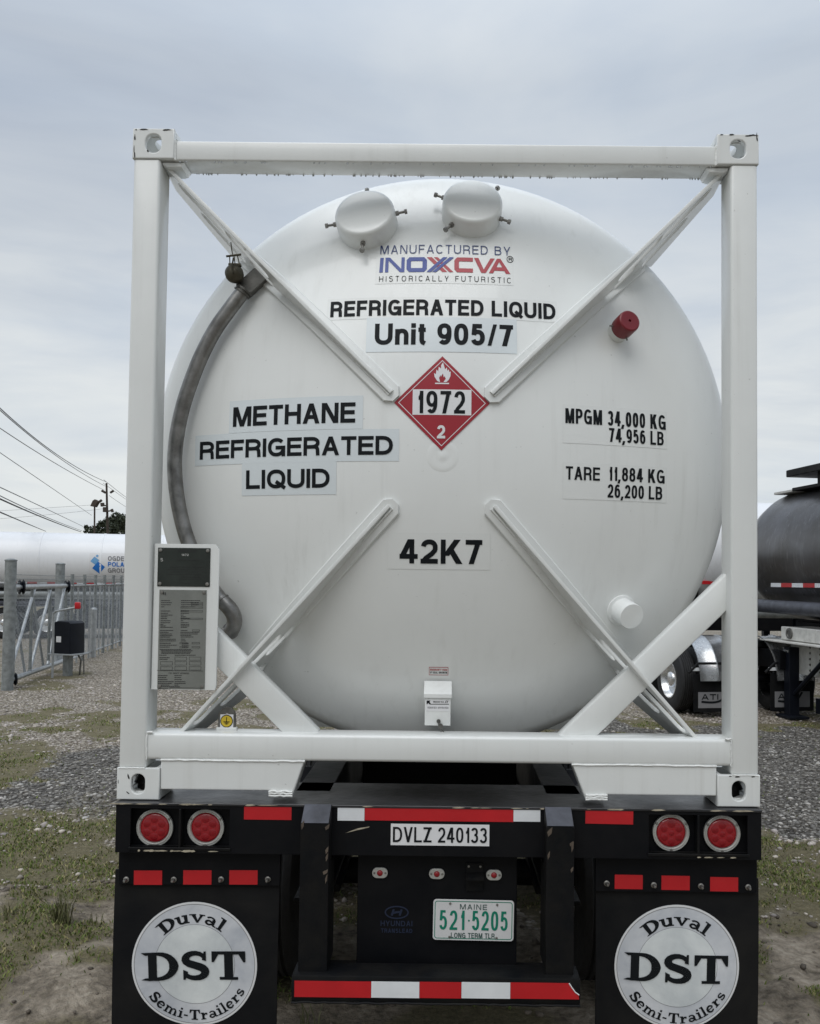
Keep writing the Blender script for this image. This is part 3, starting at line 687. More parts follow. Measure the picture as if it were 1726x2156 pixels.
# saddles that carry the barrel on the side rails
for y in (1.05, 5.0):
    for sx in (-1, 1):
        m = flat([[(sx*.35, B0+.11), (sx*.80, B0+.11), (sx*.78, B0+.26), (sx*.7, B0+.2), (sx*.45, B0+.13)][::sx]], .02, .002)
        MB().mesh(m, XZ((0, y, 0))).build('saddle_plate', frame_w, tk)
mb = MB(); mb.box((-HW+.1, 1.00, B0+.003), (HW-.1, 1.10, B0+.022), .004); mb.build('cross_member', frame_w, tk)
# dimple ring under the placard
p = HP(932, 960); nn = hnorm(p)
MB().lathe([(0, .0022), (.012, .002), (.020, .0004), (.032, .0004), (.046, .0011), (.058, .0001), (.066, -.0015)], p, nn, 40).build('centre_dimple', white, tk, smooth=60)

# ---- vacuum port caps with jacking bolts
def cap(px, py, dpx, hgt, bolts, label=None):
    f = HP(px, py); 
    for _ in range(4):                               # the measured point is the middle of the front disc
        n_ = hnorm(f); q = f + n_*hgt; c = W(px, py, q.y); f = Vector((f.x+(c.x-q.x), 0, f.z+(c.z-q.z))); f.y = head(f.x, f.z)
    n_ = hnorm(f); r = dpx/2*((f+n_*hgt).y-CAM.y)/FD
    o = MB().lathe([(r*1.0, -.09), (r, hgt-.028), (r*.985, hgt-.012), (r*.95, hgt-.003), (r*.90, hgt), (r*.86, hgt+.0008), (r*.5, hgt+.0012), (0, hgt+.0014)], f, n_, 56).build('port_cap', white, tk, smooth=50)
    for bx, by in bolts:
        t = W(bx, by, (f+n_*hgt*.45).y); d = t-f-n_*hgt*.45; d -= n_*d.dot(n_); d.normalize(); s = f+n_*hgt*.45
        bm_ = MB(); bm_.cyl(s+d*(r-.004), s+d*(r+.040), .0055, seg=8).cyl(s+d*(r-.002), s+d*(r+.013), .0105, seg=6).cyl(s+d*(r+.036), s+d*(r+.047), .0105, seg=6)
        sub(bm_, 'bolt', bolt_m, o)
    return o
cap(766, 445, 131, .080, [(690, 469), (847, 451), (770, 522), (766, 390)])
cap(995.5, 421, 130, .080, [(923, 403), (1066, 474), (950, 492), (1040, 383)])
# red capped plug
def stub(px, py, dpx, hgt):
    f = HP(px, py)
    for _ in range(4):
        n_ = hnorm(f); q = f+n_*hgt; c = W(px, py, q.y); f = Vector((f.x+(c.x-q.x), 0, f.z+(c.z-q.z))); f.y = head(f.x, f.z)
    n_ = hnorm(f); return f, n_, dpx/2*((f+n_*hgt).y-CAM.y)/FD
f, n_, r = stub(1326, 675, 49, .105)
st = MB().lathe([(r*.93, -.03), (r*.93, .05), (r*.80, .05)], f, n_, 32).build('pipe_stub', white, tk)
pl = sub(MB().lathe([(r*.99, .036), (r, .038), (r, .095), (r*.96, .103), (r*.86, .106), (.006, .105), (.0055, .098), (0, .098)], f, n_, 40), 'red_cap', red_c, st)
ex = n_.cross(Vector((0, 0, 1))).normalized(); ez = ex.cross(n_)
for d in (ex, -ez*.95-ex*.2):
    d = d if d.x < 0 or d.z < -.5 else -d
    sub(MB().cyl(f+n_*.05+d*(r-.003), f+n_*.05+d*(r+.014), .0035, seg=8), 'set_screw', bolt_m, st)
f, n_, r = stub(1330, 1298, 55, .085)
MB().lathe([(r*1.28, -.012), (r*1.22, .006), (r*1.02, .010), (r, .015), (r, .081), (r*.97, .085), (r*.9, .0855), (0, .0855)], f, n_, 40).build('pipe_stub', white, tk)
# ---- vent pipe round the left of the head
def pp(px, py, off=.075):
    p = HP(px, py); p2 = W(px, py, p.y-off); return p2
path = [(509, 617), (484, 650), (454, 692), (427, 742), (405, 795), (386, 852), (374, 905), (368, 955), (368, 1000), (373, 1048), (383, 1098), (397, 1143), (416, 1188), (440, 1230), (464, 1262)]
def smooth_path(P, n=6):
    P = [Vector(p) for p in P]; out = []
    for i in range(len(P)-1):
        a, b, c, d = P[max(i-1, 0)], P[i], P[i+1], P[min(i+2, len(P)-1)]
        for k in range(n):
            t = k/n; out.append(.5*((2*b)+(c-a)*t+(2*a-5*b+4*c-d)*t*t+(3*b-a-3*c+d)*t**3))
    return out+[P[-1]]
pts = smooth_path([pp(*q, off=.07) for q in path], 4)
pipe = MB().tube(pts, .030, 20).build('vent_pipe', steel, tk, smooth=60)
e1 = pp(464, 1262, .07); e2 = pp(486, 1285, .07); e3 = W(494, 1308, e2.y+.01); e4 = W(486, 1328, e2.y+.03); e5 = W(470, 1340, e2.y+.08)
elb = MB().tube(smooth_path([e1+(e1-e2)*.02, e2, e3, e4, e5], 6), .031, 20); sub(elb, 'pipe_elbow', steel, pipe, smooth=60)
wj = MB(); d = (e2-e1).normalized(); wj.lathe([(.031, -.004), (.0345, -.002), (.0345, .002), (.031, .004)], e1+d*.008, d, 24)
d = (e5-e4).normalized(); wj.lathe([(.031, -.004), (.0345, -.002), (.0345, .002), (.031, .004)], e4+d*.004, d, 24); sub(wj, 'weld_ring', steel, pipe)
p0 = pts[0]; d = (pts[0]-pts[2]).normalized()
cl = MB().lathe([(.030, -.004), (.036, -.003), (.036, .004), (.031, .006), (.031, .010), (.037, .011), (.037, .018), (.030, .020)], p0, d, 28); sub(cl, 'pipe_flange', steel_d, pipe, smooth=40)
# bracket plate and filter cap
bc = W(526, 592, p0.y-.01); bx = (W(560, 588, bc.y)-W(520, 624, bc.y)).normalized(); by = Vector((0, -1, 0)).cross(bx)
m = flat([rrect(-.055, -.034, .055, .034, .008, 3)], .02, .002)
MB().mesh(m, frame_m(bc+Vector((0, .03, 0)), bx, bx.cross(Vector((0, 1, 0))))).build('pipe_bracket', steel_d, tk)
fc = W(493.5, 577, p0.y-.035)
ft = MB().lathe([(0, -.036), (.02, -.032), (.032, -.02), (.037, -.004), (.037, .008), (.031, .024), (.016, .034), (0, .036)], fc, Vector((-.25, -1, .1)), 28).build('filter_cap', brassd, tk, smooth=60)
hd = MB(); hd.box((fc.x-.024, fc.y-.012, fc.z+.030), (fc.x+.026, fc.y+.012, fc.z+.042), .003)
for dx in (-.018, .004, .022): hd.cyl((fc.x+dx, fc.y-.004, fc.z+.03), (fc.x+dx*.8-.006, fc.y-.004, fc.z+.074), .0024, seg=6)
hd.cyl((fc.x-.034, fc.y-.004, fc.z+.071), (fc.x+.026, fc.y-.004, fc.z+.079), .0045, seg=8)
sub(hd, 'clamp', brassd, ft)
wr = MB(); wr.tube([(fc.x-.006, fc.y-.006, fc.z+.07), (fc.x-.012, fc.y-.006, fc.z+.10), (fc.x-.016, fc.y-.006, fc.z+.128)], .0022, 6)
wr.tube([(fc.x+.002, fc.y-.03, fc.z+.055), (fc.x-.001, fc.y-.044, fc.z+.01), (fc.x+.004, fc.y-.044, fc.z-.012)], .0035, 6); sub(wr, 'wire', brassd, ft)

# ---- lettering on the head
CT = tk
def lbl(x0, x1, yt, yb, name='sticker', m=clear_bg, off=.0010): return head_rect(x0, x1, yt, yb, off, name, m, tk)
s = lbl(791, 1081, 536, 597)
head_text('MANUFACTURED BY', 801, 1074, 516, 534, navy_i, s, .105, .22)
head_text('HISTORICALLY FUTURISTIC', 798, 1076, 581, 592.5, ink, s, .10, .42)
# maker's logo built letter by letter (u along, v up), as on the sticker
lx, lz, lw, lh = box_px(799, 1074, 542, 573); LA = lw/lh
def logo(polys, m, off):
    fn = head_fn(lx, lz, lw, lh, off); q = [((tuple(Vector((a*lh/100, b*lh/100)) for a, b in p)), i % 5) for i, p in enumerate(polys)]
    q = [(tuple(Vector(v) for v in p), l) for p, l in q]
    return subparent(face_out(quads_mb(q, fn).build('logo_letter', m, None, smooth=60)), s)
U = LA*100/1040.0                                   # crop units -> logo units
def ux(x): return (x-150)*U
def rb_poly(pts, wt): 
    rbb = ribbon(pts, wt/2, 0, 0); return [(tuple(a), tuple(b), tuple(d), tuple(c)) for (a, b), (c, d) in zip(rbb, rbb[1:])]
bl = []
bl += [((ux(150), 0), (ux(178), 0), (ux(182), 100), (ux(154), 100))]
bl += [((ux(196), 0), (ux(222), 0), (ux(222), 100), (ux(196), 100)), ((ux(196), 100), (ux(232), 100), (ux(350), 0), (ux(314), 0)), ((ux(324), 0), (ux(350), 0), (ux(350), 100), (ux(324), 100))]
bl += rb_poly([(ux(446), 13), (ux(395), 13), (ux(383), 24), (ux(383), 76), (ux(395), 87), (ux(497), 87), (ux(510), 76), (ux(510), 24), (ux(497), 13), (ux(446), 13)], 26)
logo(bl, blue_i, .0024)
rd = [((ux(525), 100), (ux(566), 100), (ux(690), 0), (ux(650), 0)), ((ux(582), 100), (ux(612), 100), (ux(738), 0), (ux(704), 0))]
rd += rb_poly([(ux(892), 87), (ux(775), 87), (ux(763), 76), (ux(763), 24), (ux(775), 13), (ux(892), 13)], 27)
rd += [((ux(900), 100), (ux(936), 100), (ux(990), 0), (ux(958), 0)), ((ux(1032), 100), (ux(1066), 100), (ux(994), 0), (ux(962), 0))]
rd += [((ux(1018), 0), (ux(1052), 0), (ux(1115), 100), (ux(1084), 100)), ((ux(1086), 100), (ux(1112), 100), (ux(1190), 0), (ux(1154), 0)), ((ux(1050), 18), (ux(1160), 18), (ux(1146), 42), (ux(1066), 42))]
logo(rd, red_i, .0024)
b2 = [((ux(525), 0), (ux(560), 0), (ux(690), 100), (ux(655), 100)), ((ux(570), 0), (ux(602), 0), (ux(742), 100), (ux(706), 100))]
logo(b2, blue_i, .0036)
rx, rz, rw, rh = box_px(1067, 1080, 540, 553); q = MB()
ring = [(.5+.5*math.cos(R(a)), .5+.5*math.sin(R(a))) for a in range(0, 361, 20)]
rq = [(tuple(Vector((v[0]*rw, v[1]*rh)) for v in ((a.x, a.y), (b.x, b.y), (d.x, d.y), (c.x, c.y))), 0) for (a, b), (c, d) in zip(*(lambda z: (z, z[1:]))(ribbon(ring, .05, 0, 0)))]
rq += [(tuple(v*.55+Vector((rw*.28, rh*.22)) for v in qd), l) for qd, l in text2d('R', rw, rh, .16)]
subparent(face_out(quads_mb(rq, head_fn(rx, rz, rw, rh, .0022)).build('lettering', ink, None, smooth=0)), s)
s = lbl(689, 1172, 625, 670); head_text('REFRIGERATED LIQUID', 696, 1169, 631, 664, ink, s, .20, .105)
s = lbl(771, 1088, 668, 741, m=decal_bg, off=.0014); head_text('Unit 905/7', 789, 1080, 681, 726, ink, s, .205, .11)
for tx, bx0, bx1, b0, b1, x0, x1, y0, y1 in (('METHANE', 483, 764, 837, 906, 491, 748, 851, 893), ('REFRIGERATED', 411, 840, 906.5, 973, 421, 827, 921, 960), ('LIQUID', 509, 708, 973.5, 1042, 518, 694, 988, 1028)):
    s = lbl(bx0, bx1, b0, b1, m=decal_bg, off=.0012); head_text(tx, x0, x1, y0, y1, ink, s, .20, .10)
s = lbl(1184, 1404, 858, 938)
head_text('MPGM 34,000 KG', 1190, 1401, 866, 897, ink, s, .162, .10); head_text('74,956 LB', 1282, 1397, 905, 934, ink, s, .162, .10)
s = lbl(1184, 1404, 978, 1054)
head_text('TARE', 1191, 1263, 983, 1011, ink, s, .162, .10); head_text('11,884 KG', 1281, 1399, 986, 1015, ink, s, .162, .10); head_text('26,200 LB', 1279, 1394, 1022, 1050, ink, s, .162, .10)
s = lbl(815, 1032, 1122, 1199); head_text('42K7', 841, 1015, 1136, 1187, ink, s, .20, .12)
# hazard placard
pcx, pcz, pw_, ph_ = box_px(829.5, 1031, 750.5, 948.5)
def dia(k): return [(-pw_/2*k, 0), (0, -ph_/2*k), (pw_/2*k, 0), (0, ph_/2*k)]
def dq(k0, k1): 
    a, b = dia(k0), dia(k1); return [(tuple(Vector(v)+Vector((pw_/2, ph_/2)) for v in (a[i], a[(i+1) % 4], b[(i+1) % 4], b[i])), 0) for i in range(4)]
pf = lambda off: head_fn(pcx, pcz, pw_, ph_, off)
V = Vector
pk = face_out(quads_mb([(tuple(V(v)+V((pw_/2, ph_/2)) for v in dia(1)), 0)], pf(.0028)).build('placard', red_p, tk, smooth=60))
def pd(quads, m, off, name='lettering'): return subparent(face_out(quads_mb(quads, pf(off)).build(name, m, None, smooth=60)), pk)
pd(dq(.915, .895), wht_i, .0034, 'border_line')
PU = ph_/756.0                                      # crop units of the placard, origin at its middle (650,1390)
def px_(x, y): return V(((x-650)*PU+pw_/2, (1388-y)*PU+ph_/2))
def rect_(x0, y0, x1, y1): return [(tuple((px_(x0, y1), px_(x1, y1), px_(x1, y0), px_(x0, y0))), 0)]
pd(rect_(420, 1282, 881, 1486), wht_i, .0034, 'number_panel')
o_ = px_(452, 1474); pd([(tuple(v+o_ for v in q), l) for q, l in text2d('1972', 380*PU, 180*PU, .155, .13)], ink, .0042)
o_ = px_(614, 1672); pd([(tuple(v+o_ for v in q), l) for q, l in text2d('2', 64*PU, 104*PU, .2, .1)], wht_i, .0036)
pd(rect_(594, 1228, 704, 1238), wht_i, .0036, 'symbol')
fl = [(612, 1215), (590, 1180), (585, 1150), (600, 1158), (604, 1120), (618, 1135), (622, 1098), (640, 1112), (640, 1085), (655, 1060), (665, 1095), (672, 1118), (685, 1102), (690, 1130), (700, 1118), (706, 1140), (716, 1135), (715, 1172), (700, 1205), (682, 1222), (660, 1222), (678, 1195), (668, 1172), (662, 1185), (656, 1150), (640, 1178), (636, 1165), (625, 1190), (634, 1222)]
me = flat([[tuple(px_(*v)) for v in fl]], 0); b = bmesh.new(); b.from_mesh(me); bpy.data.meshes.remove(me)
fnp = pf(.0036)
for v in b.verts: v.co = fnp(v.co.x, v.co.y)
mb = MB(); mb.add(b); subparent(face_out(mb.build('symbol', wht_i, None, smooth=0)), pk)

# ---- data plate board on the left post
yb0 = .028; cx_, cz, w, h = box_px(322, 458, 1145, 1452, yb0)
me = flat([[(-w/2, -h/2), (w/2-.004, -h/2), (w/2, -h/2+.02), (w/2, h/2-.02), (w/2-.015, h/2), (-w/2, h/2)]], .006, .001)
brd = MB().mesh(me, XZ((cx_, yb0+.006, cz)) @ Matrix.Rotation(R(-.2), 4, 'Z')).build('data_board', frame_w, tk)
ds = []
def plate(x0, x1, yt, yb_, m):
    c = box_px(x0, x1, yt, yb_, yb0); q = MB(); q.box((c[0]-c[2]/2, yb0-.0032, c[1]-c[3]/2), (c[0]+c[2]/2, yb0-.0005, c[1]+c[3]/2), .001, 1)
    o = sub(q, 'data_plate', m, brd)
    for sx in (-1, 1):
        for sz in (-1, 1):
            MBs = MB().lathe([(.0075, 0), (.006, .003), (0, .004)], (c[0]+sx*(c[2]/2-.010), yb0-.0032, c[1]+sz*(c[3]/2-.010)), (0, -1, 0), 12); ds.append(MBs)
    return c
yt_ = yb0-.0042
def line_rects(rects, m, y=yt_):
    q = MB()
    for x0, x1, a, b_ in rects:
        c = box_px(x0, x1, a, b_, y); q.box((c[0]-c[2]/2, y, c[1]-c[3]/2), (c[0]+c[2]/2, y+.0008, c[1]+c[3]/2))
    return sub(q, 'etched_lines', m, brd, smooth=0)
plate(332, 442.5, 1153.5, 1235, dk_plate); c2_ = plate(333.5, 433, 1241.5, 1450, gr_plate)
flat_text('DUPLICATE', 373, 413, 1157, 1162.5, yt_, etch, brd, .2, .15); flat_text('1472', 382, 397, 1166, 1170.5, yt_, etch_l, brd, .18, .2)
flat_text('S', 337.5, 343, 1175, 1182, yt_, etch_l, brd, .16, .2)
rs = []
for yy, x0, x1 in ((1178, 372, 420), (1193, 356, 430), (1198, 350, 438), (1203, 358, 432), (1208.5, 352, 425), (1214, 380, 432), (1218.5, 376, 424), (1227, 382, 400)):
    x = x0
    while x < x1: e_ = min(x+random.uniform(3, 8), x1); rs.append((x, e_, yy, yy+1.1)); x = e_+1.2
line_rects(rs, etch)
def gy(v): return 1143.0+(v+28)*.1461+2             # crop rows of the lower plate -> view rows
def gx(v): return 317.6+v*.1473
rs = []
def dashes(x0, x1, v, hgt=9):
    x = gx(x0); X1 = gx(x1)
    while x < X1-.6: e_ = min(x+random.uniform(1.6, 4.6), X1); rs.append((x, e_, gy(v), gy(v)+hgt*.1461)); x = e_+.7
def outline(x0, x1, v0, v1):
    X0, X1, A_, B_ = gx(x0), gx(x1), gy(v0), gy(v1); t = .45
    for r_ in ((X0, X1, A_, A_+t), (X0, X1, B_-t, B_), (X0, X0+t, A_, B_), (X1-t, X1, A_, B_)): rs.append(r_)
for v, x0, x1, u0, u1 in ((785, 145, 270, 430, 705), (815, 145, 300, 430, 690), (845, 145, 280, 430, 680), (875, 145, 190, 425, 630), (935, 140, 275, 425, 540), (968, 140, 240, 425, 545), (994, 140, 305, 425, 465), (1018, 140, 235, 425, 500), (1044, 140, 230, 425, 560), (1076, 138, 280, 425, 460), (1104, 138, 275, 425, 535), (1130, 135, 175, 425, 545), (1150, 135, 215, 425, 550), (1170, 135, 310, 425, 515), (1215, 130, 325, 425, 520), (1242, 130, 250, 420, 690), (1266, 130, 300, 420, 670), (1288, 130, 310, 420, 575), (1310, 130, 270, 425, 605), (1342, 125, 355, 430, 485), (1366, 125, 355, 430, 495), (1400, 125, 285, 440, 540), (1428, 125, 365, 440, 540), (1455, 125, 265, 440, 540), (1490, 125, 0, 125, 575), (1508, 145, 0, 145, 595), (1527, 145, 0, 145, 570), (1545, 145, 0, 145, 560), (1572, 120, 220, 340, 635), (1608, 120, 265, 0, 0), (1632, 120, 235, 0, 0), (1865, 100, 235, 335, 440), (1893, 100, 225, 335, 430), (1922, 100, 235, 335, 440), (1953, 98, 330, 340, 490), (1978, 98, 300, 335, 495), (2003, 98, 260, 335, 390), (2026, 95, 410, 0, 0), (2056, 95, 240, 0, 0)):
    if x1 > x0: dashes(x0, x1, v)
    if u1 > u0: dashes(u0, u1, v)
for a in ((575, 740, 812, 835), (575, 740, 843, 866), (425, 740, 880, 902), (425, 740, 930, 955), (425, 740, 1040, 1062), (590, 695, 1208, 1232), (410, 520, 1392, 1415), (585, 695, 1392, 1415), (410, 520, 1450, 1473), (585, 695, 1450, 1473), (340, 510, 1602, 1650), (545, 715, 1602, 1650), (135, 310, 1668, 1720), (340, 510, 1668, 1720), (545, 715, 1668, 1720), (135, 310, 1740, 1792), (340, 510, 1740, 1792), (545, 715, 1740, 1792), (270, 715, 2045, 2095), (85, 745, 1800, 1802)): outline(*a)
line_rects(rs, etch)
flat_text('UN', 344, 349, 1247, 1253, yt_, etch, brd, .2, .3); flat_text('CSC SAFETY APPROVAL', 355, 398, gy(1825), gy(1848), yt_, etch, brd, .17, .3)
for q in ds: sub(q, 'rivet', bolt_m, brd)
# ---- seal box at the foot of the head
bx0, bz0, bw, bh = box_px(894, 948.5, 1463, 1527.5, .12)
yk = .115; kb = MB(); kb.box((bx0-bw/2, yk, bz0-bh/2), (bx0+bw/2, yk+.13, bz0+bh/2+.004), .003, 2)
kx = kb.build('seal_box', frame_w, tk)
lid = MB(); lid.bm.verts.ensure_lookup_table()
me = flat([[(0, 0), (-.007, 0), (-.007, .014), (0, .019), (.062, .058), (.066, .052), (.004, .010)]], bw/2+.004, .001)
lid.mesh(me, frame_m((bx0, yk, bz0+bh/2-.010), (0, 1, 0), (0, 0, 1))); sub(lid, 'lid', frame_w, kx)
for sx in (-1, 1):
    q = MB(); me = flat([[(.001, 0), (.001, .011), (.06, .048), (.06, 0)]], .003, .0005)
    q.mesh(me, frame_m((bx0+sx*(bw/2-.004), yk, bz0+bh/2-.006), (0, 1, 0), (0, 0, 1))); sub(q, 'lid_cheek', frame_w, kx)
q = MB(); z = bz0-bh/2
q.cyl((bx0+.004, yk-.006, z+.018), (bx0+.004, yk+.002, z+.018), .008, seg=12); q.tube([(bx0+.004, yk-.006, z+.016), (bx0+.006, yk-.01, z+.002), (bx0+.012, yk-.01, z-.008)], .003, 6)
q.cyl((bx0+.012, yk-.014, z+.0), (bx0+.012, yk-.005, z+.0), .010, seg=14); q.tube([(bx0+.012, yk-.012, z-.006), (bx0+.024, yk-.012, z-.022), (bx0+.026, yk-.012, z-.03), (bx0+.016, yk-.012, z-.03), (bx0+.014, yk-.012, z-.02)], .0022, 6); sub(q, 'wire_seal', steel_d, kx)
ys = yk-.0012
flat_rect(897, 945, 1474, 1497, ys, 'sticker', wht_i, kx, .001, True)
q = MB()
def tri(pts): q.mesh(flat([[tuple((W(*p_, ys).x, W(*p_, ys).z)) for p_ in pts]], .0003), XZ((0, ys-.0006, 0)))
tri([(898, 1475), (906, 1475), (904, 1478), (907, 1481.5), (904, 1483), (902, 1480), (898, 1483)]); tri([(905, 1482), (945, 1482), (945, 1483.2), (905, 1483.2)]); tri([(936, 1480), (939, 1475), (940.5, 1475), (937.5, 1480)]); tri([(939.5, 1480), (942.5, 1475), (944, 1475), (941, 1480)])
sub(q, 'logo', ink, kx, smooth=0)
flat_text('INOXCVA', 912, 934, 1476, 1479.5, ys-.0008, ink, kx, .2, .2); flat_text('VERIFIED APPROVED', 900, 944, 1488, 1492, ys-.0008, logo_g, kx, .16, .2)
# warranty sticker above the box
s = lbl(903, 943.5, 1404.5, 1421.5, m=red_i, off=.0012)
s2 = head_rect(904, 942.5, 1405.6, 1420.4, .0018, 'sticker_face', clear_bg, None); subparent(s2, s)
head_text('WARRANTY VOID', 905.5, 941, 1408, 1412, red_i, s, .19, .15, off=.0026); head_text('IF SEAL BROKEN', 905.5, 941, 1414, 1418, ink, s, .17, .15, off=.0026)
# ---- earthing lug with its yellow sign
y_l = .10; g0 = W(477.5, 1541, y_l)
me = flat([[(-.034, 0), (.034, 0), (.034, .055)] + [(.034*math.cos(R(a)), .055+.034*math.sin(R(a))) for a in range(15, 180, 15)] + [(-.034, .055)], circ(0, .058, .008, 16)], .005, .001)
lug = MB().mesh(me, XZ((g0.x, y_l, rt-.001))).build('earth_lug', steel_d, tk)
fb = MB(); fb.box((g0.x-.04, y_l-.012, rt-.001), (g0.x+.04, y_l+.012, rt+.010), .003); sub(fb, 'foot', frame_w, lug)
zz = rt+.034; q = MB(); q.box((g0.x-.026, y_l-.0075, zz-.026), (g0.x+.026, y_l-.0055, zz+.026), .001, 1); sub(q, 'sticker', wht_i, lug)
sub(MB().mesh(flat([circ(0, 0, .0245)], .0004), XZ((g0.x, y_l-.0082, zz))), 'warning_disc', ink, lug, smooth=0)
sub(MB().mesh(flat([circ(0, 0, .0215)], .0004), XZ((g0.x, y_l-.0092, zz))), 'warning_disc', yellow, lug, smooth=0)
q = MB()
for a in ((-.0014, -.003, .0014, .015), (-.012, -.004, .012, -.0012), (-.008, -.0085, .008, -.006), (-.004, -.0128, .004, -.0104)): q.box((g0.x+a[0], y_l-.0104, zz+a[1]), (g0.x+a[2], y_l-.0097, zz+a[3]))
sub(q, 'symbol', ink, lug, smooth=0)
# rain drops hanging under the top rail and gussets
q = MB()
for k in range(150):
    x = random.uniform(-1.04, 1.04); yv_ = random.choice((.02, .125, .125)); rr = random.uniform(.002, .0042)
    b2 = bmesh.new(); bmesh.ops.create_icosphere(b2, subdivisions=1, radius=rr); q.add(b2, Matrix.Translation((x, yv_, zb-rr*.5)) @ Matrix.Diagonal((1, 1, 1.4, 1)))
drop_m = mat('water_drop', (.55, .58, .6), .05, 0); q.build('water_drops', drop_m, tk, kind='stuff')
# ================================================================== CHASSIS TRAILER
tr = thing('chassis_trailer', 'black chassis trailer with round red tail lights and lettered mud flaps under the tank', 'trailer', (0, 0, 0))
YF = -.030                                          # front (rear-facing) plane of the bolster
DZ = B0-.003
bt, bb = DZ, W(923, 1803, YF).z
xl, xr = W(243, 1745, YF).x, W(1603, 1755, YF).x
lc = {-1: [(327, 1741.5), (434, 1741.5)], 1: [(1411.5, 1751.5), (1518.5, 1754)]}
# bolster: shell with recessed lamp bays at both ends
xa0, xa1 = W(274, 1745, YF).x, W(483, 1745, YF).x; xb0, xb1 = W(1366, 1755, YF).x, W(1574, 1755, YF).x
zt1, zb1 = bt-.022, bb+.022
hole = lambda a, b: [(a, zb1), (b, zb1), (b, zt1), (a, zt1)]
fm = flat([[(xl, bb), (xr, bb), (xr, bt-.008), (xl, bt-.008)], hole(xa0, xa1), hole(xb0, xb1)], .005, .001)
mb = MB().mesh(fm, XZ((0, YF+.005, 0)))
mb.box((xl, YF+.010, bb), (xr, YF+.20, bb+.008)); mb.box((xl, YF+.010, bb+.008), (xl+.010, YF+.20, bt-.012)); mb.box((xr-.010, YF+.010, bb+.008), (xr, YF+.20, bt-.012))
mb.box((xl+.010, YF+.045, bb+.008), (xr-.010, YF+.053, bt-.012))
mb.build('bolster', blk, tr)
MB().box((xl-.002, YF-.004, bt-.010), (xr+.002, YF+.36, bt), .002, 1).build('bolster_top', deck_m, tr)
for a, b in ((xa0, xa1), (xb0, xb1)):
    m_ = (a+b)/2
    q = MB().box((m_-.004, YF-.004, zb1), (m_+.004, YF+.040, zt1), .001, 1).box((a-.004, YF-.006, zb1-.010), (b+.006, YF+.030, zb1), .001, 1); q.build('lamp_bay', blk_w, tr)
# chipped paint along the edges
q = MB()
def chips(x0, x1, z, y, n, mx=.05, hz=.004):
    for k in range(n):
        x = random.uniform(x0, x1); l = random.uniform(.004, mx); h = random.uniform(.001, hz)
        me = flat([[(-l, -h*.4), (-l*.4, -h), (l*.5, -h*.6), (l, 0), (l*.3, h), (-l*.6, h*.8)]], .0003); q.mesh(me, XZ((x, y-random.uniform(0, .0004), z)))
chips(xl, xa1+.2, bt-.004, YF-.0046, 12); chips(xb0-.5, xr, bt-.004, YF-.0046, 10); chips(xa0+.02, xa1-.05, zb1-.012, YF-.0068, 9, .03, .005); chips(xb0+.1, xb1-.05, zb1-.012, YF-.0068, 5, .025, .003); chips(-.3, .6, bt-.004, YF-.0046, 9, .03)
q.build('paint_chips', chip, tr, smooth=0, kind='stuff')
def lamp(px, py):
    c = W(px, py, YF+.038); rb_ = 38.5*(c.y-CAM.y)/FD; rl = 29.8*(c.y-CAM.y)/FD; ax = (0, -1, 0)
    o = MB().lathe([(rb_*.93, -.006), (rb_, 0), (rb_, .006), (rb_*.985, .011), (rb_*.95, .012), (rb_*.93, .010), (rb_*.90, .010), (rb_*.88, .0125), (rl*1.08, .0125), (rl*1.02, .008), (rl*.99, .004)], c, ax, 56).build('tail_light', bezel, tr, smooth=40)
    sub(MB().lathe([(rl, .0), (rl, .007), (rl*.97, .011), (rl*.85, .0125), (0, .016)], c, ax, 48), 'lens', lens_m, o, smooth=60)
    q = MB()
    for k in range(6):
        a = R(90+60*k+ (0)); d = Vector((math.cos(a), 0, math.sin(a))); q.lathe([(rl*.27, 0), (rl*.22, .0012), (0, .002)], c+d*rl*.56+Vector((0, -.0134, 0)), ax, 18)
    q.lathe([(rl*.2, 0), (rl*.15, .001), (0, .0014)], c+Vector((0, -.0155, 0)), ax, 18); sub(q, 'reflector', lens_d, o, smooth=60)
    for a in (32, 148, 270): sub(MB().lathe([(.006, 0), (.005, .003), (0, .004)], c+Vector((math.cos(R(a)), 0, math.sin(R(a))))*rb_*.915+Vector((0, -.010, 0)), ax, 10), 'screw', bolt_m, o)
for s_ in (-1, 1):
    for p in lc[s_]: lamp(*p)
yT = YF-.0016
def tape(x0, x1, a, b, y, m, rot=.0): return flat_rect(x0, x1, a, b, y, 'reflector_tape', m, tr, .0013, rot=rot)
tape(513.5, 613.5, 1697.5, 1726, yT, tape_r); tape(1232.5, 1333, 1705.5, 1735, yT, tape_r, -.01)
tape(710.5, 767, 1699, 1728, yT, tape_w); tape(767.5, 1080.5, 1700, 1729, yT-.0002, tape_r); tape(1081, 1137.5, 1701.5, 1730, yT, tape_w)
sg = flat_rect(822.5, 1030, 1735.5, 1780.5, yT, 'number_sign', wht_i, tr, .0013)
flat_text('DVLZ 240133', 827, 1025, 1742, 1774, yT-.0012, ink, sg, .135, .10)
q = MB(); a, b = W(727, 1754, yT), W(778, 1740, yT)
q.mesh(flat([[(a.x, a.z), ((a.x*.6+b.x*.4), a.z*.6+b.z*.4-.001), (b.x-.003, b.z-.004), (b.x, b.z), ((a.x+b.x)/2, (a.z+b.z)/2+.005)]], .0004), XZ((0, yT, 0))); q.build('paint_scratch', chip, tr, smooth=0)
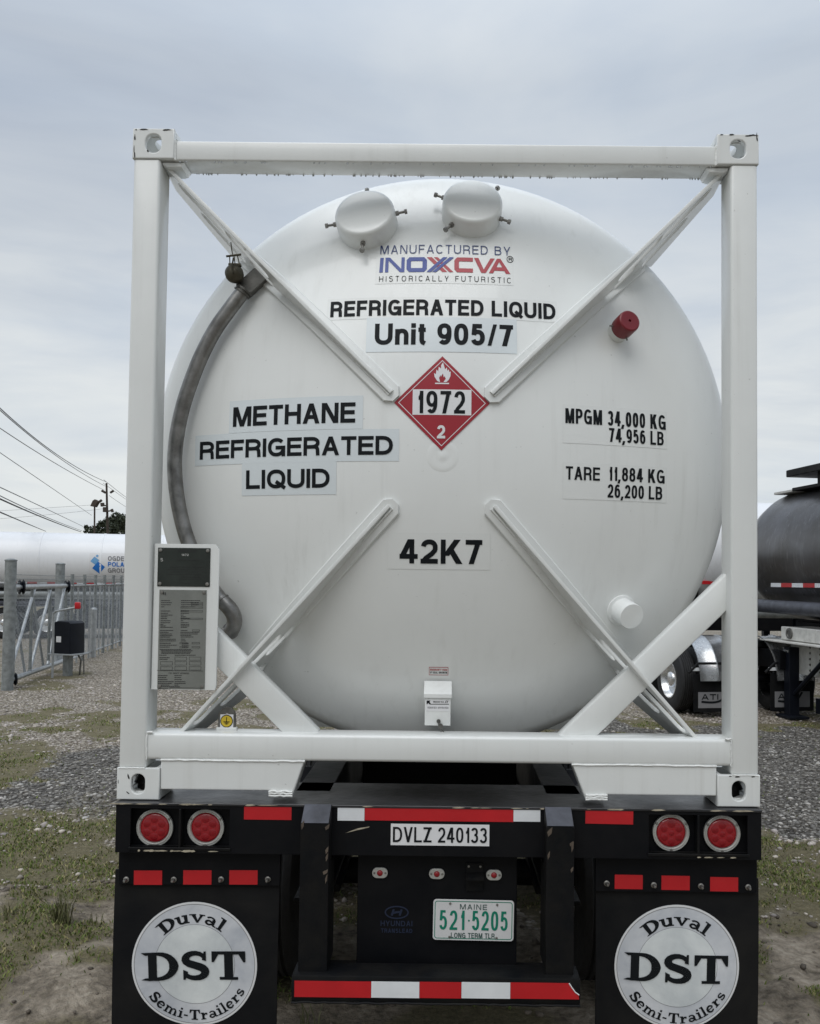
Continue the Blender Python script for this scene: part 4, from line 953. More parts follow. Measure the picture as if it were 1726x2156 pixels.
# underride guard
YG = YF-.085
def post(x0, x1, s_):
    xa, xb = W(x0, 1900, YG).x, W(x1, 1900, YG).x; z0 = W(930, 2050, YG).z; zs = W(930, 1739, YG).z; ztop = W(930, 1697, YF-.004).z
    me = flat([[(YG, z0), (YG, zs), (YF-.002, ztop), (YF-.002, bb-.02), (YF+.09, bb-.03), (YF+.09, z0)]], (xb-xa)/2, .003)
    o = MB().mesh(me, frame_m(((xa+xb)/2, 0, 0), (0, 1, 0), (0, 0, 1))).build('guard_post', blk_w, tr)
    p0 = Vector((xa+.003, YG-.001, zs+.002)); p1 = Vector((xb-.003, YG-.001, zs+.002)); up = Vector((0, YF-.004-YG, ztop-zs)); nn = Vector((0, -up.z, up.y)).normalized()*.0022
    q = MB(); q.quad(p0+nn+up*.02, p1+nn+up*.02, p1+nn+up*.97, p0+nn+up*.97); sub(q, 'worn_face', slate, o, smooth=0)
    q = MB()
    for k in range(6):
        side = xa if random.random() < .5 else xb; z = random.choice([random.uniform(zs-.02, zs+.01), random.uniform(zs-.2, zs-.05)])
        l, h = random.uniform(.004, .010), random.uniform(.006, .022); x = side+(.010 if side == xa else -.010)+random.uniform(-.003, .003)
        q.mesh(flat([[(-l*.6, -h), (l*.7, -h*.3), (l, h), (-l*.2, h*.5), (-l, 0)]], .0003), XZ((x, YG-.0012-k*.0001, z)))
    sub(q, 'paint_chips', rust, o, smooth=0, kind='stuff')
post(629.5, 690.5, -1); post(1149, 1208.5, 1)
gz0, gz1 = W(918, 2113, YG-.03).z, W(918, 2057, YG-.03).z; gx0, gx1 = W(613, 2085, YG-.03).x, W(1222, 2085, YG-.03).x
MB().box((gx0, YG-.03, gz0), (gx1, YG+.085, gz1), .006, 2).build('guard_bar', blk_w, tr)
q = MB(); q.tube([Vector((gx0+(gx1-gx0)*k/60, YG-.028, gz0-.002+random.uniform(-.0018, .0018))) for k in range(61)], .0045, 6); q.build('weld_bead', blk_w, tr)
yG = YG-.0316
for x0, x1, m_ in ((619.5, 781, tape_r), (781.5, 882.5, tape_w), (883, 971, tape_r), (971.5, 1074, tape_w)): tape(x0, x1, 2066+(x0-620)*.007, 2100+(x0-620)*.007, yG, m_)
c = box_px(1074.5, 1219, 2069.5, 2103.5, yG); w_, h_ = c[2], c[3]
me = flat([[(-w_/2, -h_/2), (w_/2, -h_/2), (w_/2-.001, -h_/2+.014), (w_/2-.012, -h_/2+.022), (w_/2-.018, -h_/2+.03), (w_/2-.028, h_/2-.014), (w_/2-.036, h_/2), (-w_/2, h_/2)]], .0006)
MB().mesh(me, XZ((c[0], yG+.0006, c[1]))).build('reflector_tape', tape_r, tr, smooth=0, label='torn red reflector tape')
q = MB(); q.tube([(c[0]+w_/2-.036, yG-.0008, c[1]+h_/2), (c[0]+w_/2-.026, yG-.0008, c[1]+h_/2-.015), (c[0]+w_/2-.014, yG-.0008, c[1]-h_/2+.026), (c[0]+w_/2, yG-.0008, c[1]-h_/2+.016)], .0022, 5); q.build('torn_edge', wht_i, tr)
# apron panel between the guard posts
YA = .035
az0, az1 = W(920, 2034, YA).z, bb-.001; ax0, ax1 = W(752, 1900, YA).x, W(1088, 1900, YA).x
MB().box((ax0, YA, az0), (ax1, YA+.012, az1), .002, 1).build('apron_panel', blk, tr)
MB().box((gx0+.02, YG+.086, az0-.02), (gx1-.02, YA+.05, az0-.002), .003, 1).build('guard_shelf', blk_w, tr)
for px, py in ((800, 1836.5), (919.5, 1838.5), (1039.5, 1841)):
    c = W(px, py, YA); q = MB(); q.mesh(flat([rrect(-.0295, -.0195, .0295, .0195, .0190, 8)], .005, .0015), XZ((c.x, YA-.005, c.z))); o = q.build('marker_lamp', bezel, tr)
    sub(MB().lathe([(.0115, 0), (.0105, .003), (.007, .0055), (0, .006)], (c.x, YA-.0095, c.z), (0, -1, 0), 24), 'lens', lens_m, o, smooth=60)
    q = MB()
    for sx in (-.021, .021): q.lathe([(.0045, 0), (.0035, .002), (0, .0025)], (c.x+sx, YA-.0098, c.z), (0, -1, 0), 10)
    sub(q, 'screw', bolt_m, o)
a, b = W(981, 1835, YA), W(1017, 1876, YA)
br = MB(); br.box((a.x, YA-.006, b.z), (b.x, YA-.001, W(981, 1816, YA).z), .001, 1); br.mesh(flat([[(0, 0), (-.035, -.012), (-.035, -.020), (0, -.012)]], (b.x-a.x)/2), frame_m(((a.x+b.x)/2, YA-.006, a.z), (0, 1, 0), (0, 0, 1)))
o = br.build('lamp_bracket', blk_w, tr); q = MB()
for t in (.15, .82): q.lathe([(.005, 0), (.004, .003), (0, .004)], (a.x+(b.x-a.x)*t, YA-.006, W(981, 1823, YA).z), (0, -1, 0), 10)
sub(q, 'screw', bolt_m, o)
# licence plate
lx0, lz0, lw0, lh0 = box_px(911.5, 1081.5, 1894.5, 1980, YA-.012); rot = R(-.55)
LM = Matrix.Translation((lx0, YA-.012, lz0)) @ Matrix.Rotation(-rot, 4, 'Y')
q = MB().mesh(flat([rrect(-lw0/2, -lh0/2, lw0/2, lh0/2, .012, 5)], .0015, .0006), LM @ XZ((0, 0, 0))); lp = q.build('licence_plate', plate_w, tr)
ring = ribbon(rrect(-lw0/2+.007, -lh0/2+.007, lw0/2-.007, lh0/2-.007, .009, 5)+[rrect(-lw0/2+.007, -lh0/2+.007, lw0/2-.007, lh0/2-.007, .009, 5)[0]], .0014, 0, 0)
q = MB()
for (a, b), (c, d) in zip(ring, ring[1:]): q.quad(*[LM @ Vector((v.x, -.0020, v.y)) for v in (a, b, d, c)])
subparent(face_out(q.build('border_line', green_i, None, smooth=0)), lp)
lft, top_, sc_ = 385, 300, lw0/1182.0              # crop units of the plate
def ptext(s, x0, x1, yt, yb, m, wt, gap, name='lettering'):
    w, h = (x1-x0)*sc_, (yb-yt)*sc_; ox, oz = (x0-lft)*sc_-lw0/2, lh0/2-(yb-top_)*sc_
    subparent(face_out(quads_mb(text2d(s, w, h, wt, gap), lambda x, y, l: LM @ Vector((ox+x, -.0024-l*.0001, oz+y)), 9).build(name, m, None, smooth=0)), lp)
ptext('521', 478, 845, 455, 735, green_i, .125, .135); ptext('5205', 955, 1478, 455, 735, green_i, .125, .115)
ptext('MAINE', 775, 1172, 362, 438, dgreen_i, .15, .30); ptext('LONG TERM TLR', 650, 1290, 775, 850, dgreen_i, .16, .12)
q = MB(); c = LM @ Vector(((910-lft)*sc_-lw0/2, 0, lh0/2-(600-top_)*sc_)); q.lathe([(.0035, .0022), (0, .0024)], c, (0, -1, 0), 12); sub(q, 'lettering', green_i, lp)
for x, y in ((632, 358), (1320, 362), (630, 840), (1318, 840)):
    c = LM @ Vector(((x-lft)*sc_-lw0/2, 0, lh0/2-(y-top_)*sc_)); sub(MB().lathe([(.0048, .0015), (.004, .004), (0, .005)], c, (0, -1, 0), 10), 'screw', bolt_m, lp)
# maker's mark on the apron: slanted H in an oval, two lines under it
cx0, cz0, w0, h0 = box_px(811, 859, 1908.5, 1933.5, YA-.001); q = MB()
for (a, b), (c, d) in zip(*(lambda z: (z, z[1:]))(ribbon(circ(0, 0, w0/2, 40, h0/2)+[circ(0, 0, w0/2, 40, h0/2)[0]], .0026, 0, 0))): q.quad(*[(cx0+v.x, YA-.0014, cz0+v.y) for v in (a, b, d, c)])
for i, st in enumerate(([(-.019, -.012), (-.011, .012)], [(.011, -.012), (.019, .012)], [(-.014, -.002), (0, .001), (.014, .002)])):
    for (a, b), (c, d) in zip(*(lambda z: (z, z[1:]))(ribbon(st, .004, 0, 0))): q.quad(*[(cx0+v.x, YA-.0016-i*.0002, cz0+v.y) for v in (a, b, d, c)])
mk = face_out(q.build('maker_emblem', dkblue, tr, smooth=0))
flat_text('HYUNDAI', 801, 868, 1938.5, 1950, YA-.0014, dkblue, mk, .18, .16); flat_text('TRANSLEAD', 802, 868, 1955, 1964, YA-.0014, dkblue, mk, .2, .16)
# mud flaps with their hangers
def slab(s, capH=1.0):                              # heavy slab-serif letters for the flap emblem: list of (advance, polys)
    T_, th = .24, .11
    def stem(x, y0, y1, w=T_): return [(x, y0), (x+w, y0), (x+w, y1), (x, y1)]
    def ser(x0, x1, y, h=th, fl=.05): return [(x0, y), (x1, y), (x1, y+h), (x0, y+h)]
    def strip(p, w0, w1=None):
        out = []; n = len(p); W0 = [w0+((w1 if w1 is not None else w0)-w0)*(1-abs(2*k/(n-1)-1)) for k in range(n)]
        rbb = []
        for i in range(n):
            a = Vector(p[max(i-1, 0)]); b = Vector(p[min(i+1, n-1)]); d = (b-a).normalized(); m = Vector((-d.y, d.x)); rbb.append((Vector(p[i])+m*W0[i]/2, Vector(p[i])-m*W0[i]/2))
        for (a, b), (c, d) in zip(rbb, rbb[1:]): out.append([tuple(a), tuple(b), tuple(d), tuple(c)])
        return out
    x = .68
    g = {'D': (1.0, [stem(.14, 0, 1), [(-.06, .04), (.20, 0), (.20, .10), (.06, .10)], [(-.06, 1.0), (.06, .9), (.20, .9), (.20, 1)]] + strip([(.3, .95)] + arc(.42, .5, .44, .44, 88, -88, 12) + [(.3, .05)], .1, .27)),
      'u': (.82, [stem(.08, .2, x, .2), ser(-.02, .2, x-.1), stem(.5, 0, x, .2), ser(.4, .55, x-.1), ser(.6, .8, 0, .1)] + strip([(.18, .24)] + arc(.36, .24, .18, .18, 180, 340, 8), .16, .15)),
      'v': (.78, [[(.02, x), (.26, x), (.48, 0), (.34, 0)], [(.34, 0), (.46, 0), (.74, x), (.58, x)], ser(-.06, .32, x-.08, .09), ser(.50, .82, x-.08, .09)]),
      'a': (.76, [stem(.44, .05, .5, .2), ser(.56, .76, 0, .1)] + strip(arc(.34, .48, .22, .16, 160, 0, 8), .12, .12) + strip(arc(.28, .2, .18, .15, 20, 340, 14), .13, .15)),
      'l': (.42, [stem(.1, 0, 1.02, .2), ser(-.02, .15, .92, .1), ser(-.02, .42, 0, .1)]),
      'S': (.82, strip(arc(.40, .735, .27, .205, 20, 230, 10) + arc(.40, .27, .29, .21, 60, -165, 12), .13, .27) + [[(.60, .70), (.72, .66), (.72, 1.0), (.66, 1.0)], [(.06, .0), (.12, .0), (.20, .28), (.06, .36)]]),
      'e': (.72, strip(arc(.34, .34, .26, .29, 5, 320, 20), .14, .2) + [[(.16, .30), (.6, .30), (.6, .39), (.16, .39)]]),
      'm': (1.16, [stem(.06, 0, x, .18), ser(-.04, .12, x-.1), ser(-.02, .32, 0, .09), stem(.46, 0, .45, .18), ser(.40, .70, 0, .09), stem(.86, 0, .45, .18), ser(.80, 1.12, 0, .09)] + strip(arc(.36, .44, .19, .17, 170, 0, 8), .12, .14) + strip(arc(.76, .44, .19, .17, 170, 0, 8), .12, .14)),
      'i': (.42, [stem(.1, 0, x, .2), ser(-.02, .15, x-.1), ser(-.02, .42, 0, .1), stem(.1, .82, 1.0, .19)]),
      '-': (.42, [[(.02, .28), (.36, .28), (.36, .42), (.02, .42)]]),
      'T': (.98, [stem(.36, 0, 1, .25), ser(.22, .75, 0, .1), [(0, .89), (.97, .89), (.97, 1), (0, 1)], [(0, .62), (.06, .62), (.2, .9), (0, .9)], [(.97, .62), (.91, .62), (.77, .9), (.97, .9)]]),
      'r': (.62, [stem(.08, 0, x, .2), ser(-.02, .15, x-.1), ser(-.02, .40, 0, .09)] + strip([(.26, .40), (.36, .56), (.5, .58)], .14, .13) + [[(.44, .44), (.58, .44), (.58, .62), (.44, .62)]]),
      's': (.60, strip(arc(.30, .50, .19, .13, 20, 230, 8) + arc(.30, .19, .21, .135, 60, -165, 10), .11, .17) + [[(.46, .46), (.53, .46), (.53, .66), (.48, .66)], [(.05, .02), (.10, .02), (.14, .2), (.05, .22)]])}
    out = []; xx = 0
    for ch in s:
        adv, ps = g[ch]; out += [([(px+xx, py) for px, py in p], i % 9) for i, p in enumerate(ps)]; xx += adv+.06
    return out, xx-.06
def split_poly(p, fn, l):                           # quad -> fan of small quads through a bending function
    a, b, c, d = [Vector(q) for q in p]; res = []
    n = max(1, int(max((b-a).length, (c-d).length)/.12)); m = max(1, int(max((d-a).length, (c-b).length)/.12))
    P_ = lambda i, j: fn(*(a.lerp(b, i/n)).lerp(d.lerp(c, i/n), j/m), l)
    return [(P_(i, j), P_(i+1, j), P_(i+1, j+1), P_(i, j+1)) for i in range(n) for j in range(m)]
def flap(side, hang, fx0, fx1, bolts, tapes, ec, rad, tilt, lab):
    yH = YF+.040; yFl = yH+.016
    a, b = W(hang[0], 1830, yH), W(hang[1], 1830, yH); z0 = W((hang[0]+hang[1])/2, hang[2], yH).z
    MB().box((a.x, yH, z0), (b.x, yH+.010, bb-.002), .002, 1).build('flap_hanger', blk, tr)
    for x0, x1, t, u in tapes: flat_rect(x0, x1, t, u, yH-.0014, 'reflector_tape', tape_r, tr, .0012, rot=tilt*.3)
    for px, py in bolts:
        c = W(px, py, yH); d = Vector((-.25*side*0, -1, 0))
        MB().lathe([(.011, 0), (.011, .004), (.007, .006), (.006, .022), (.004, .026), (0, .027)], c, (0, -1, 0), 14).build('hanger_bolt', bolt_m, tr)
    # flap sheet, slightly bowed
    x0, x1 = W(fx0, 2030, yFl).x, W(fx1, 2030, yFl).x; zt_, zb_ = z0+.05, .20; q = MB(); g = []
    bow = lambda x, z: .012*math.sin(3*(x-x0)/(x1-x0)*2+side) * ((zt_-z)/(zt_-zb_)) + .035*((zt_-z)/(zt_-zb_))**2
    nx, nz = 16, 24
    for lay in (0, .009):
        g.append([[q.bm.verts.new((x0+(x1-x0)*i/nx + (.008*side*(1-j/nz)), yFl+bow(x0+(x1-x0)*i/nx, zb_+(zt_-zb_)*j/nz)+lay, zb_+(zt_-zb_)*j/nz)) for i in range(nx+1)] for j in range(nz+1)])
    for G in g:
        for j in range(nz):
            for i in range(nx): q.bm.faces.new((G[j][i], G[j][i+1], G[j+1][i+1], G[j+1][i]))
    F, K = g
    for j in range(nz):
        q.bm.faces.new((F[j][0], F[j+1][0], K[j+1][0], K[j][0])); q.bm.faces.new((F[j][nx], K[j][nx], K[j+1][nx], F[j+1][nx]))
    for i in range(nx):
        q.bm.faces.new((F[0][i], K[0][i], K[0][i+1], F[0][i+1])); q.bm.faces.new((F[nz][i], F[nz][i+1], K[nz][i+1], K[nz][i]))
    fl_ = q.build('mud_flap', rubber, tr, smooth=60)
    c = W(*ec, yFl+.01); Rr = rad*(c.y-CAM.y)/FD; ct, st_ = math.cos(tilt), math.sin(tilt)
    def em(u, v, off):                              # emblem coordinates (unit radius) -> flap surface
        x = c.x+Rr*(ct*u-st_*v); z = c.z+Rr*(st_*u+ct*v); return Vector((x, yFl+bow(x, z)-off, z))
    def disc(r0, r1, off, name, m):
        q = MB(); rows = [[q.bm.verts.new(em(rr*math.cos(2*math.pi*k/72), rr*math.sin(2*math.pi*k/72), off)) for k in range(72)] for rr in [r0+(r1-r0)*i/8 for i in range(9)] if rr > 1e-5]
        if r0 < 1e-5:
            cc = q.bm.verts.new(em(0, 0, off))
            for k in range(72): q.bm.faces.new((cc, rows[0][k], rows[0][(k+1) % 72]))
        for A_, B_ in zip(rows, rows[1:]):
            for k in range(72): q.bm.faces.new((A_[k], B_[k], B_[(k+1) % 72], A_[(k+1) % 72]))
        return face_out(subparent(q.build(name, m, None, smooth=60), fl_))
    disc(0, 1, .0014, 'emblem', flap_sil); disc(.965, .998, .0019, 'emblem_rim', flap_rim); disc(.958, .967, .0021, 'emblem_line', logo_g); disc(.637, .642, .0021, 'emblem_line', logo_g); disc(0, .635, .0019, 'emblem_centre', flap_in)
    def put(polys, fn, m, name='lettering'):
        q = MB()
        for p, l in polys:
            for f4 in split_poly(p, fn, l): q.quad(*f4)
        return face_out(subparent(q.build(name, m, None, smooth=0, recalc=False), fl_))
    ps, wd_ = slab('DST'); H_ = .455; sx_ = 1.64/wd_
    pieces = lambda off, gx_, gz_: (lambda x, y, l: em(-.82+x*sx_+gx_, -.245+y*H_+gz_, off+l*.00012))
    put(ps, pieces(.0040, 0, 0), ink)
    ps, wd_ = slab('Duval'); r0, h_ = .67, .20; th0, th1 = R(135), R(50)
    put(ps, lambda x, y, l: em((r0+y*h_)*math.cos(th0+(th1-th0)*x/wd_), (r0+y*h_)*math.sin(th0+(th1-th0)*x/wd_), .0026+l*.00012), ink)
    ps, wd_ = slab('Semi-Trailers'); r1, h_ = .905, .165; t0, t1 = R(213), R(332)
    put(ps, lambda x, y, l: em((r1-y*h_)*math.cos(t0+(t1-t0)*x/wd_), (r1-y*h_)*math.sin(t0+(t1-t0)*x/wd_), .0026+l*.00012), ink)
flap(-1, (249, 590, 1864), 238, 586, [(266, 1851.5), (366, 1851.5), (465.5, 1851), (564, 1851)], [(281.5, 341, 1833, 1863), (385.5, 445, 1832.5, 1862.5), (482.5, 542, 1832.5, 1862.5)], (410, 2031), 130, R(1.9), '')
flap(1, (1253, 1594, 1879), 1253, 1597, [(1277, 1859.5), (1376, 1863), (1475, 1865.5), (1574.5, 1867.5)], [(1294, 1353, 1842, 1872), (1392.5, 1452, 1844, 1874), (1495, 1554, 1847, 1877)], (1424.5, 2035), 128.5, R(-.9), '')
for sx in (-1, 1):
    xc = sx*(HW-.081); MB().cyl((xc, .09, DZ-.02), (xc, .09, B0+.05), .034, .030, 20).cyl((xc, .09, B0+.05), (xc, .09, B0+.095), .044, .020, 20).build('twist_lock', blk_w, tr)
# main frame, cross members, suspension and axles
for sx in (-1, 1):
    q = MB(); q.box((sx*.50-.07, YF+.21, .72), (sx*.50+.07, 11.6, .735), .003, 1).box((sx*.50-.07, YF+.21, DZ-.015), (sx*.50+.07, 11.6, DZ), .003, 1).box((sx*.50-.006, YF+.21, .735), (sx*.50+.006, 11.6, DZ-.015)); q.build('main_beam', blk_w, tr)
    x0, x1 = sorted((sx*.585, sx*.66))
    for y in (.40, .70): MB().box((x0, y, DZ-.20), (x1, y+.012, DZ-.012)).build('frame_bracket', slate, tr)
for y in (.55, 1.6, 3.2, 5.0, 6.03, 8.0, 10.5): MB().box((-.43, y, .80), (.43, y+.10, 1.00), .004, 1).build('cross_member', blk, tr)
MB().box((xl+.02, 5.7, 1.0), (xr-.02, 6.05, DZ), .005).build('front_bolster', blk, tr)
for y in (1.25, 2.52):
    MB().cyl((-1.1, y, .50), (1.1, y, .50), .065, seg=20).build('axle', blk, tr)
    for sx in (-1, 1):
        MB().box((sx*.5-.05, y-.5, .56), (sx*.5+.05, y+.5, .60), .01).box((sx*.5-.04, y-.06, .55), (sx*.5+.04, y+.06, .72), .01).build('leaf_spring', blk, tr)
        MB().cyl((sx*.55, y, .5), (sx*.66, y, .5), .2, seg=24).build('brake_drum', blk_w, tr)
        for xw in (.79, 1.10):
            c = Vector((sx*xw, y, .50)); ax = Vector((sx, 0, 0)); w2 = .125
            pr = [(.29, -w2), (.34, -w2-.008), (.44, -w2-.004), (.485, -w2+.02), (.50, -w2+.05)]
            for k in range(5): pr += [(.50, -w2+.055+k*.035), (.488, -w2+.060+k*.035), (.488, -w2+.068+k*.035), (.50, -w2+.073+k*.035)]
            pr += [(.50, w2-.05), (.485, w2-.02), (.44, w2+.004), (.34, w2+.008), (.29, w2), (.288, 0), (.29, -w2)]
            wo_ = MB().lathe(pr, c, ax, 56).build('wheel', tyre_m, tr, smooth=30)
            sub(MB().lathe([(.285, -w2+.01), (.285, w2-.02), (.25, w2-.05), (.24, w2-.10), (.12, w2-.11), (.1, w2-.04), (0, w2-.03)], c, ax, 40), 'rim', cream, wo_)
for sx in (-1, 1):
    MB().box((sx*.62-.06, 9.0, .05), (sx*.62+.06, 9.12, 1.0), .005).box((sx*.62-.12, 8.95, 0), (sx*.62+.12, 9.17, .05), .004).build('landing_leg', blk, tr)
# ================================================================== BACKGROUND VEHICLES
def tanker(name, label, O, ang, L_, Rr, zc, m, tapes, nose=.35, rings=True):
    u = Vector((math.cos(ang), math.sin(ang), 0)); n_ = Vector((u.y, -u.x, 0)); O = Vector((O[0], O[1], 0))
    root = thing(name, label, 'tanker trailer', O)
    lw = lambda a, b, z: O+u*a+n_*b+Vector((0, 0, z))
    pr = [(0, 0), (Rr*.5, .05), (Rr*.78, .13), (Rr*.93, .24), (Rr*.99, nose), (Rr, nose+.1)]
    for k in range(1, 6 if rings else 1): y = nose+.1+(L_-2*nose-.2)*k/6; pr += [(Rr, y-.03), (Rr+.012, y-.025), (Rr+.012, y+.025), (Rr, y+.03)]
    pr += [(Rr, L_-nose-.1), (Rr*.99, L_-nose), (Rr*.93, L_-.24), (Rr*.78, L_-.13), (Rr*.5, L_-.05), (0, L_)]
    MB().lathe(pr, lw(0, 0, zc), u, 72).build('tank_barrel', m, root, smooth=40)
    fmx = frame_m(O, u, Vector((0, 0, 1)))            # local x along, y up, z = towards the visible side
    def box(a0, a1, b0, b1, z0, z1, nm, mm, bev=.005, par=None):
        q = MB(); q.box((a0, z0, b0), (a1, z1, b1), bev, 1, mtx=fmx)
        return sub(q, nm, mm, par) if par else q.build(nm, mm, root)
    zt_, a0, seg = tapes
    k = 0
    for a in seg:
        zz = zt_-zc; bb_ = math.sqrt(max(Rr*Rr-zz*zz, .01)); box(a, a+.30, bb_-.02, bb_+.016, zt_-.035, zt_+.035, 'reflector_tape', tape_r if k % 2 == 0 else tape_w, .001); k += 1
    return root, lw, box, u, n_, fmx
def tk_wheel(root, c, ax, r=.5):
    w2 = .13; pr = [(.30, -w2), (.36, -w2-.008), (.44, -w2-.004), (.485, -w2+.02), (r, -w2+.05)]
    for k in range(5): pr += [(r, -w2+.055+k*.035), (r-.014, -w2+.060+k*.035), (r-.014, -w2+.068+k*.035), (r, -w2+.073+k*.035)]
    pr += [(r, w2-.05), (.485, w2-.02), (.44, w2+.004), (.36, w2+.008), (.30, w2), (.29, 0), (.30, -w2)]
    o = MB().lathe(pr, c, ax, 48).build('wheel', tyre_m, root, smooth=30)
    sub(MB().lathe([(.298, -w2+.01), (.30, w2+.004), (.285, w2+.006), (.27, w2-.06), (.25, w2-.09), (.13, w2-.10), (.12, w2-.03), (.10, w2-.01), (0, w2)], c, ax, 36), 'rim', alu, o, smooth=40); return o
# --- long white tanker behind the fence on the left
LR, LZ = .98, 2.50
P0 = W(130, 1240, 25.4); ang = R(13)
uu = Vector((math.cos(ang), math.sin(ang), 0)); O = P0-uu*7.0; O = O+Vector((-math.sin(ang), math.cos(ang), 0))*.98
ROOT, lw, box, u, n_, fmx = tanker('tanker_trailer', 'long white tanker trailer with a blue diamond logo parked behind the chain link fence', (O.x, O.y), ang, 12.5, LR, LZ, tanker_w, (1.80, 0, [1.0+.305*k for k in range(36)]), .4)
def on_tank(px, py, off=.006):                       # photograph point -> (along, height) on the visible flank
    y = 24
    for _ in range(12):
        p = W(px, py, y); a = (p-O).dot(u); zz = p.z-LZ; b_ = math.sqrt(max(LR**2-zz*zz, .02)); tgt = O+u*a+n_*b_; y += (tgt.y-p.y)
    return a, p.z
def flank(a, z, off): zz = z-LZ; return lw(a, math.sqrt(max(LR**2-zz*zz, .02))+off, z)
def flank_quads(qs, m, nm, par, off):
    q = MB()
    for p, l in qs:
        A_, B_, C_, D_ = [Vector(v) for v in p]; nn_ = max(1, int(max((D_-A_).length, (C_-B_).length)/.06)); mm_ = max(1, int(max(abs((B_-A_).y), abs((C_-D_).y))/.06))
        L2 = lambda i, j: A_.lerp(B_, i/mm_).lerp(D_.lerp(C_, i/mm_), j/nn_)
        for j in range(nn_):
            for i in range(mm_): q.quad(*[flank(v.x, v.y, off+l*.0006) for v in (L2(i, j), L2(i+1, j), L2(i+1, j+1), L2(i, j+1))])
    o = face_out(q.build(nm, m, None, smooth=0)); 
    if par.type == 'EMPTY': o.parent = par; o.matrix_parent_inverse = Matrix.Translation(-root_loc(par)); return o
    return subparent(o, par)
a0, z0 = on_tank(188, 1210); a1, z1 = on_tank(300, 1166)
sg = flank_quads([(((a0, z0), (a1, z0), (a1, z1), (a0, z1)), 0)], wht_i, 'sign_panel', ROOT, .006)
def dmd(px, py, h, m):
    a, z = on_tank(px, py); k = (P0.y-CAM.y)/FD*h; r_ = .12
    pts = [(a+k*math.cos(r_+i*math.pi/2), z+k*math.sin(r_+i*math.pi/2)) for i in range(4)]; flank_quads([((pts[3], pts[0], pts[1], pts[2]), 0)], m, 'logo', sg, .012)
dmd(207.5, 1195, 13, logo_b); dmd(199.5, 1180.5, 9, logo_l); dmd(204.5, 1170.5, 3.2, logo_l)
for s, y0, y1, m in (('OGDEN', 1171.5, 1180.5, logo_g), ('POLAR', 1183.8, 1192.8, logo_b), ('GROUP', 1196.8, 1205.8, logo_g)):
    a, z = on_tank(227, y1); a2, z2 = on_tank(270, y0)
    flank_quads([(tuple(v+Vector((a, z)) for v in p), l) for p, l in text2d(s, a2-a, z2-z, .19, .13)], m, 'lettering', sg, .012)
for a in (5.3, 6.6): 
    for b in (.95, -.95): tk_wheel(ROOT, lw(a, b, .5), n_ if b > 0 else -n_)
for a in (10.2,):
    for b in (.8, -.8): box(a, a+.14, b-.07, b+.07, 0, 1.5, 'landing_leg', dkbox)
q = MB(); q.tube([lw(3.6, 1.0, 1.42), lw(11.4, 1.0, 1.42)], .10, 14); q.build('hose_tube', galv_o, ROOT)
box(.5, 12, -.5, .5, 1.05, 1.62, 'subframe', blk); box(1.2, 11, .98, 1.04, 1.10, 1.20, 'side_guard', slate); box(1.2, 11, .98, 1.04, 1.27, 1.36, 'side_guard', galv_o); box(4.6, 7.3, .55, 1.15, 1.03, 1.07, 'fender', slate); box(7.4, 9.8, -1.0, .95, .30, 1.02, 'tool_locker', dkbox); box(1.0, 4.5, -1.0, .95, .30, 1.02, 'tool_locker', dkbox)
# --- white tanker side on at the right, far behind
Ob = W(1420, 1227, 15.2); ROOTB, lw, box, u, n_, fmx = tanker('tanker_trailer', 'white tanker trailer glimpsed between the domed tank end and the right frame post', (Ob.x, Ob.y), R(2), 11, 1.07, 2.66, tanker_w, (2.03, 0, [.3+.305*k for k in range(30)]), .4)
for a in (8.4, 9.7):
    for b in (.95, -.95): tk_wheel(ROOTB, lw(a, b, .5), n_ if b > 0 else -n_)
box(.4, 10.5, -.5, .5, 1.05, 1.62, 'subframe', blk); q = MB(); q.tube([lw(.2, 1.0, 1.45), lw(8, 1.0, 1.45)], .12, 14); q.build('hose_tube', galv_o, ROOTB)
for b in (.8, -.8): box(2.2, 2.34, b-.07, b+.07, 0, 1.5, 'landing_leg', dkbox)
# --- dark tanker at the right edge, pointing towards us
angA = math.atan2(-.988, .156); OA = (6.02, 11.75)
ROOTA, lw, box, u, n_, fmx = tanker('tanker_trailer', 'dark grey streaked tanker trailer with a black top platform at the right edge', OA, angA, 11.5, 1.07, 2.50, tanker_g, (2.0, 0, []), .45, False)
for k in range(8):
    a = .95+k*.305; zz = 2.0-2.50; bb_ = math.sqrt(1.07**2-zz*zz); box(a, a+.30, bb_-.02, bb_+.014, 1.965, 2.035, 'reflector_tape', (tape_w, tape_r)[k % 2], .001)
pf_ = box(1.13, 6.5, -.75, .80, 3.70, 3.81, 'top_platform', blk_w, .01); q = MB()
q.box((1.7, 3.54, -.45), (6.4, 3.70, .62), .01, 1, mtx=fmx); sub(q, 'platform_base', blk, pf_)
box(1.0, 6.5, .30, .62, 3.50, 3.55, 'walkway', blk_w); box(.45, 1.0, .30, .62, 3.49, 3.53, 'walkway', cream)
q = MB(); q.tube([lw(.3, .95, 1.66), lw(3.1, .97, 1.64)], .105, 18).tube([lw(2.95, .97, 1.64), lw(3.2, .97, 1.64)], .12, 18); q.build('hose_tube', slate, ROOTA)
q = MB(); q.tube([lw(3.2, .97, 1.64), lw(4.6, .9, 1.62)], .08, 14); q.build('drain_pipe', blk_w, ROOTA)
lb = box(1.35, 5.0, .45, 1.02, 1.16, 1.36, 'lamp_box', cream, .01); c = lw(1.6, 1.02, 1.265); sub(MB().lathe([(.085, 0), (.08, .02), (.05, .022), (.045, .012), (0, .012)], c, n_, 24), 'side_lamp', steel_d, lb)
box(1.0, 5.6, .35, 1.18, 1.125, 1.150, 'flange_plate', cream, .004)
bp = box(1.42, 3.4, .86, .90, .66, 1.12, 'gear_plate', cream, .004); q = MB()
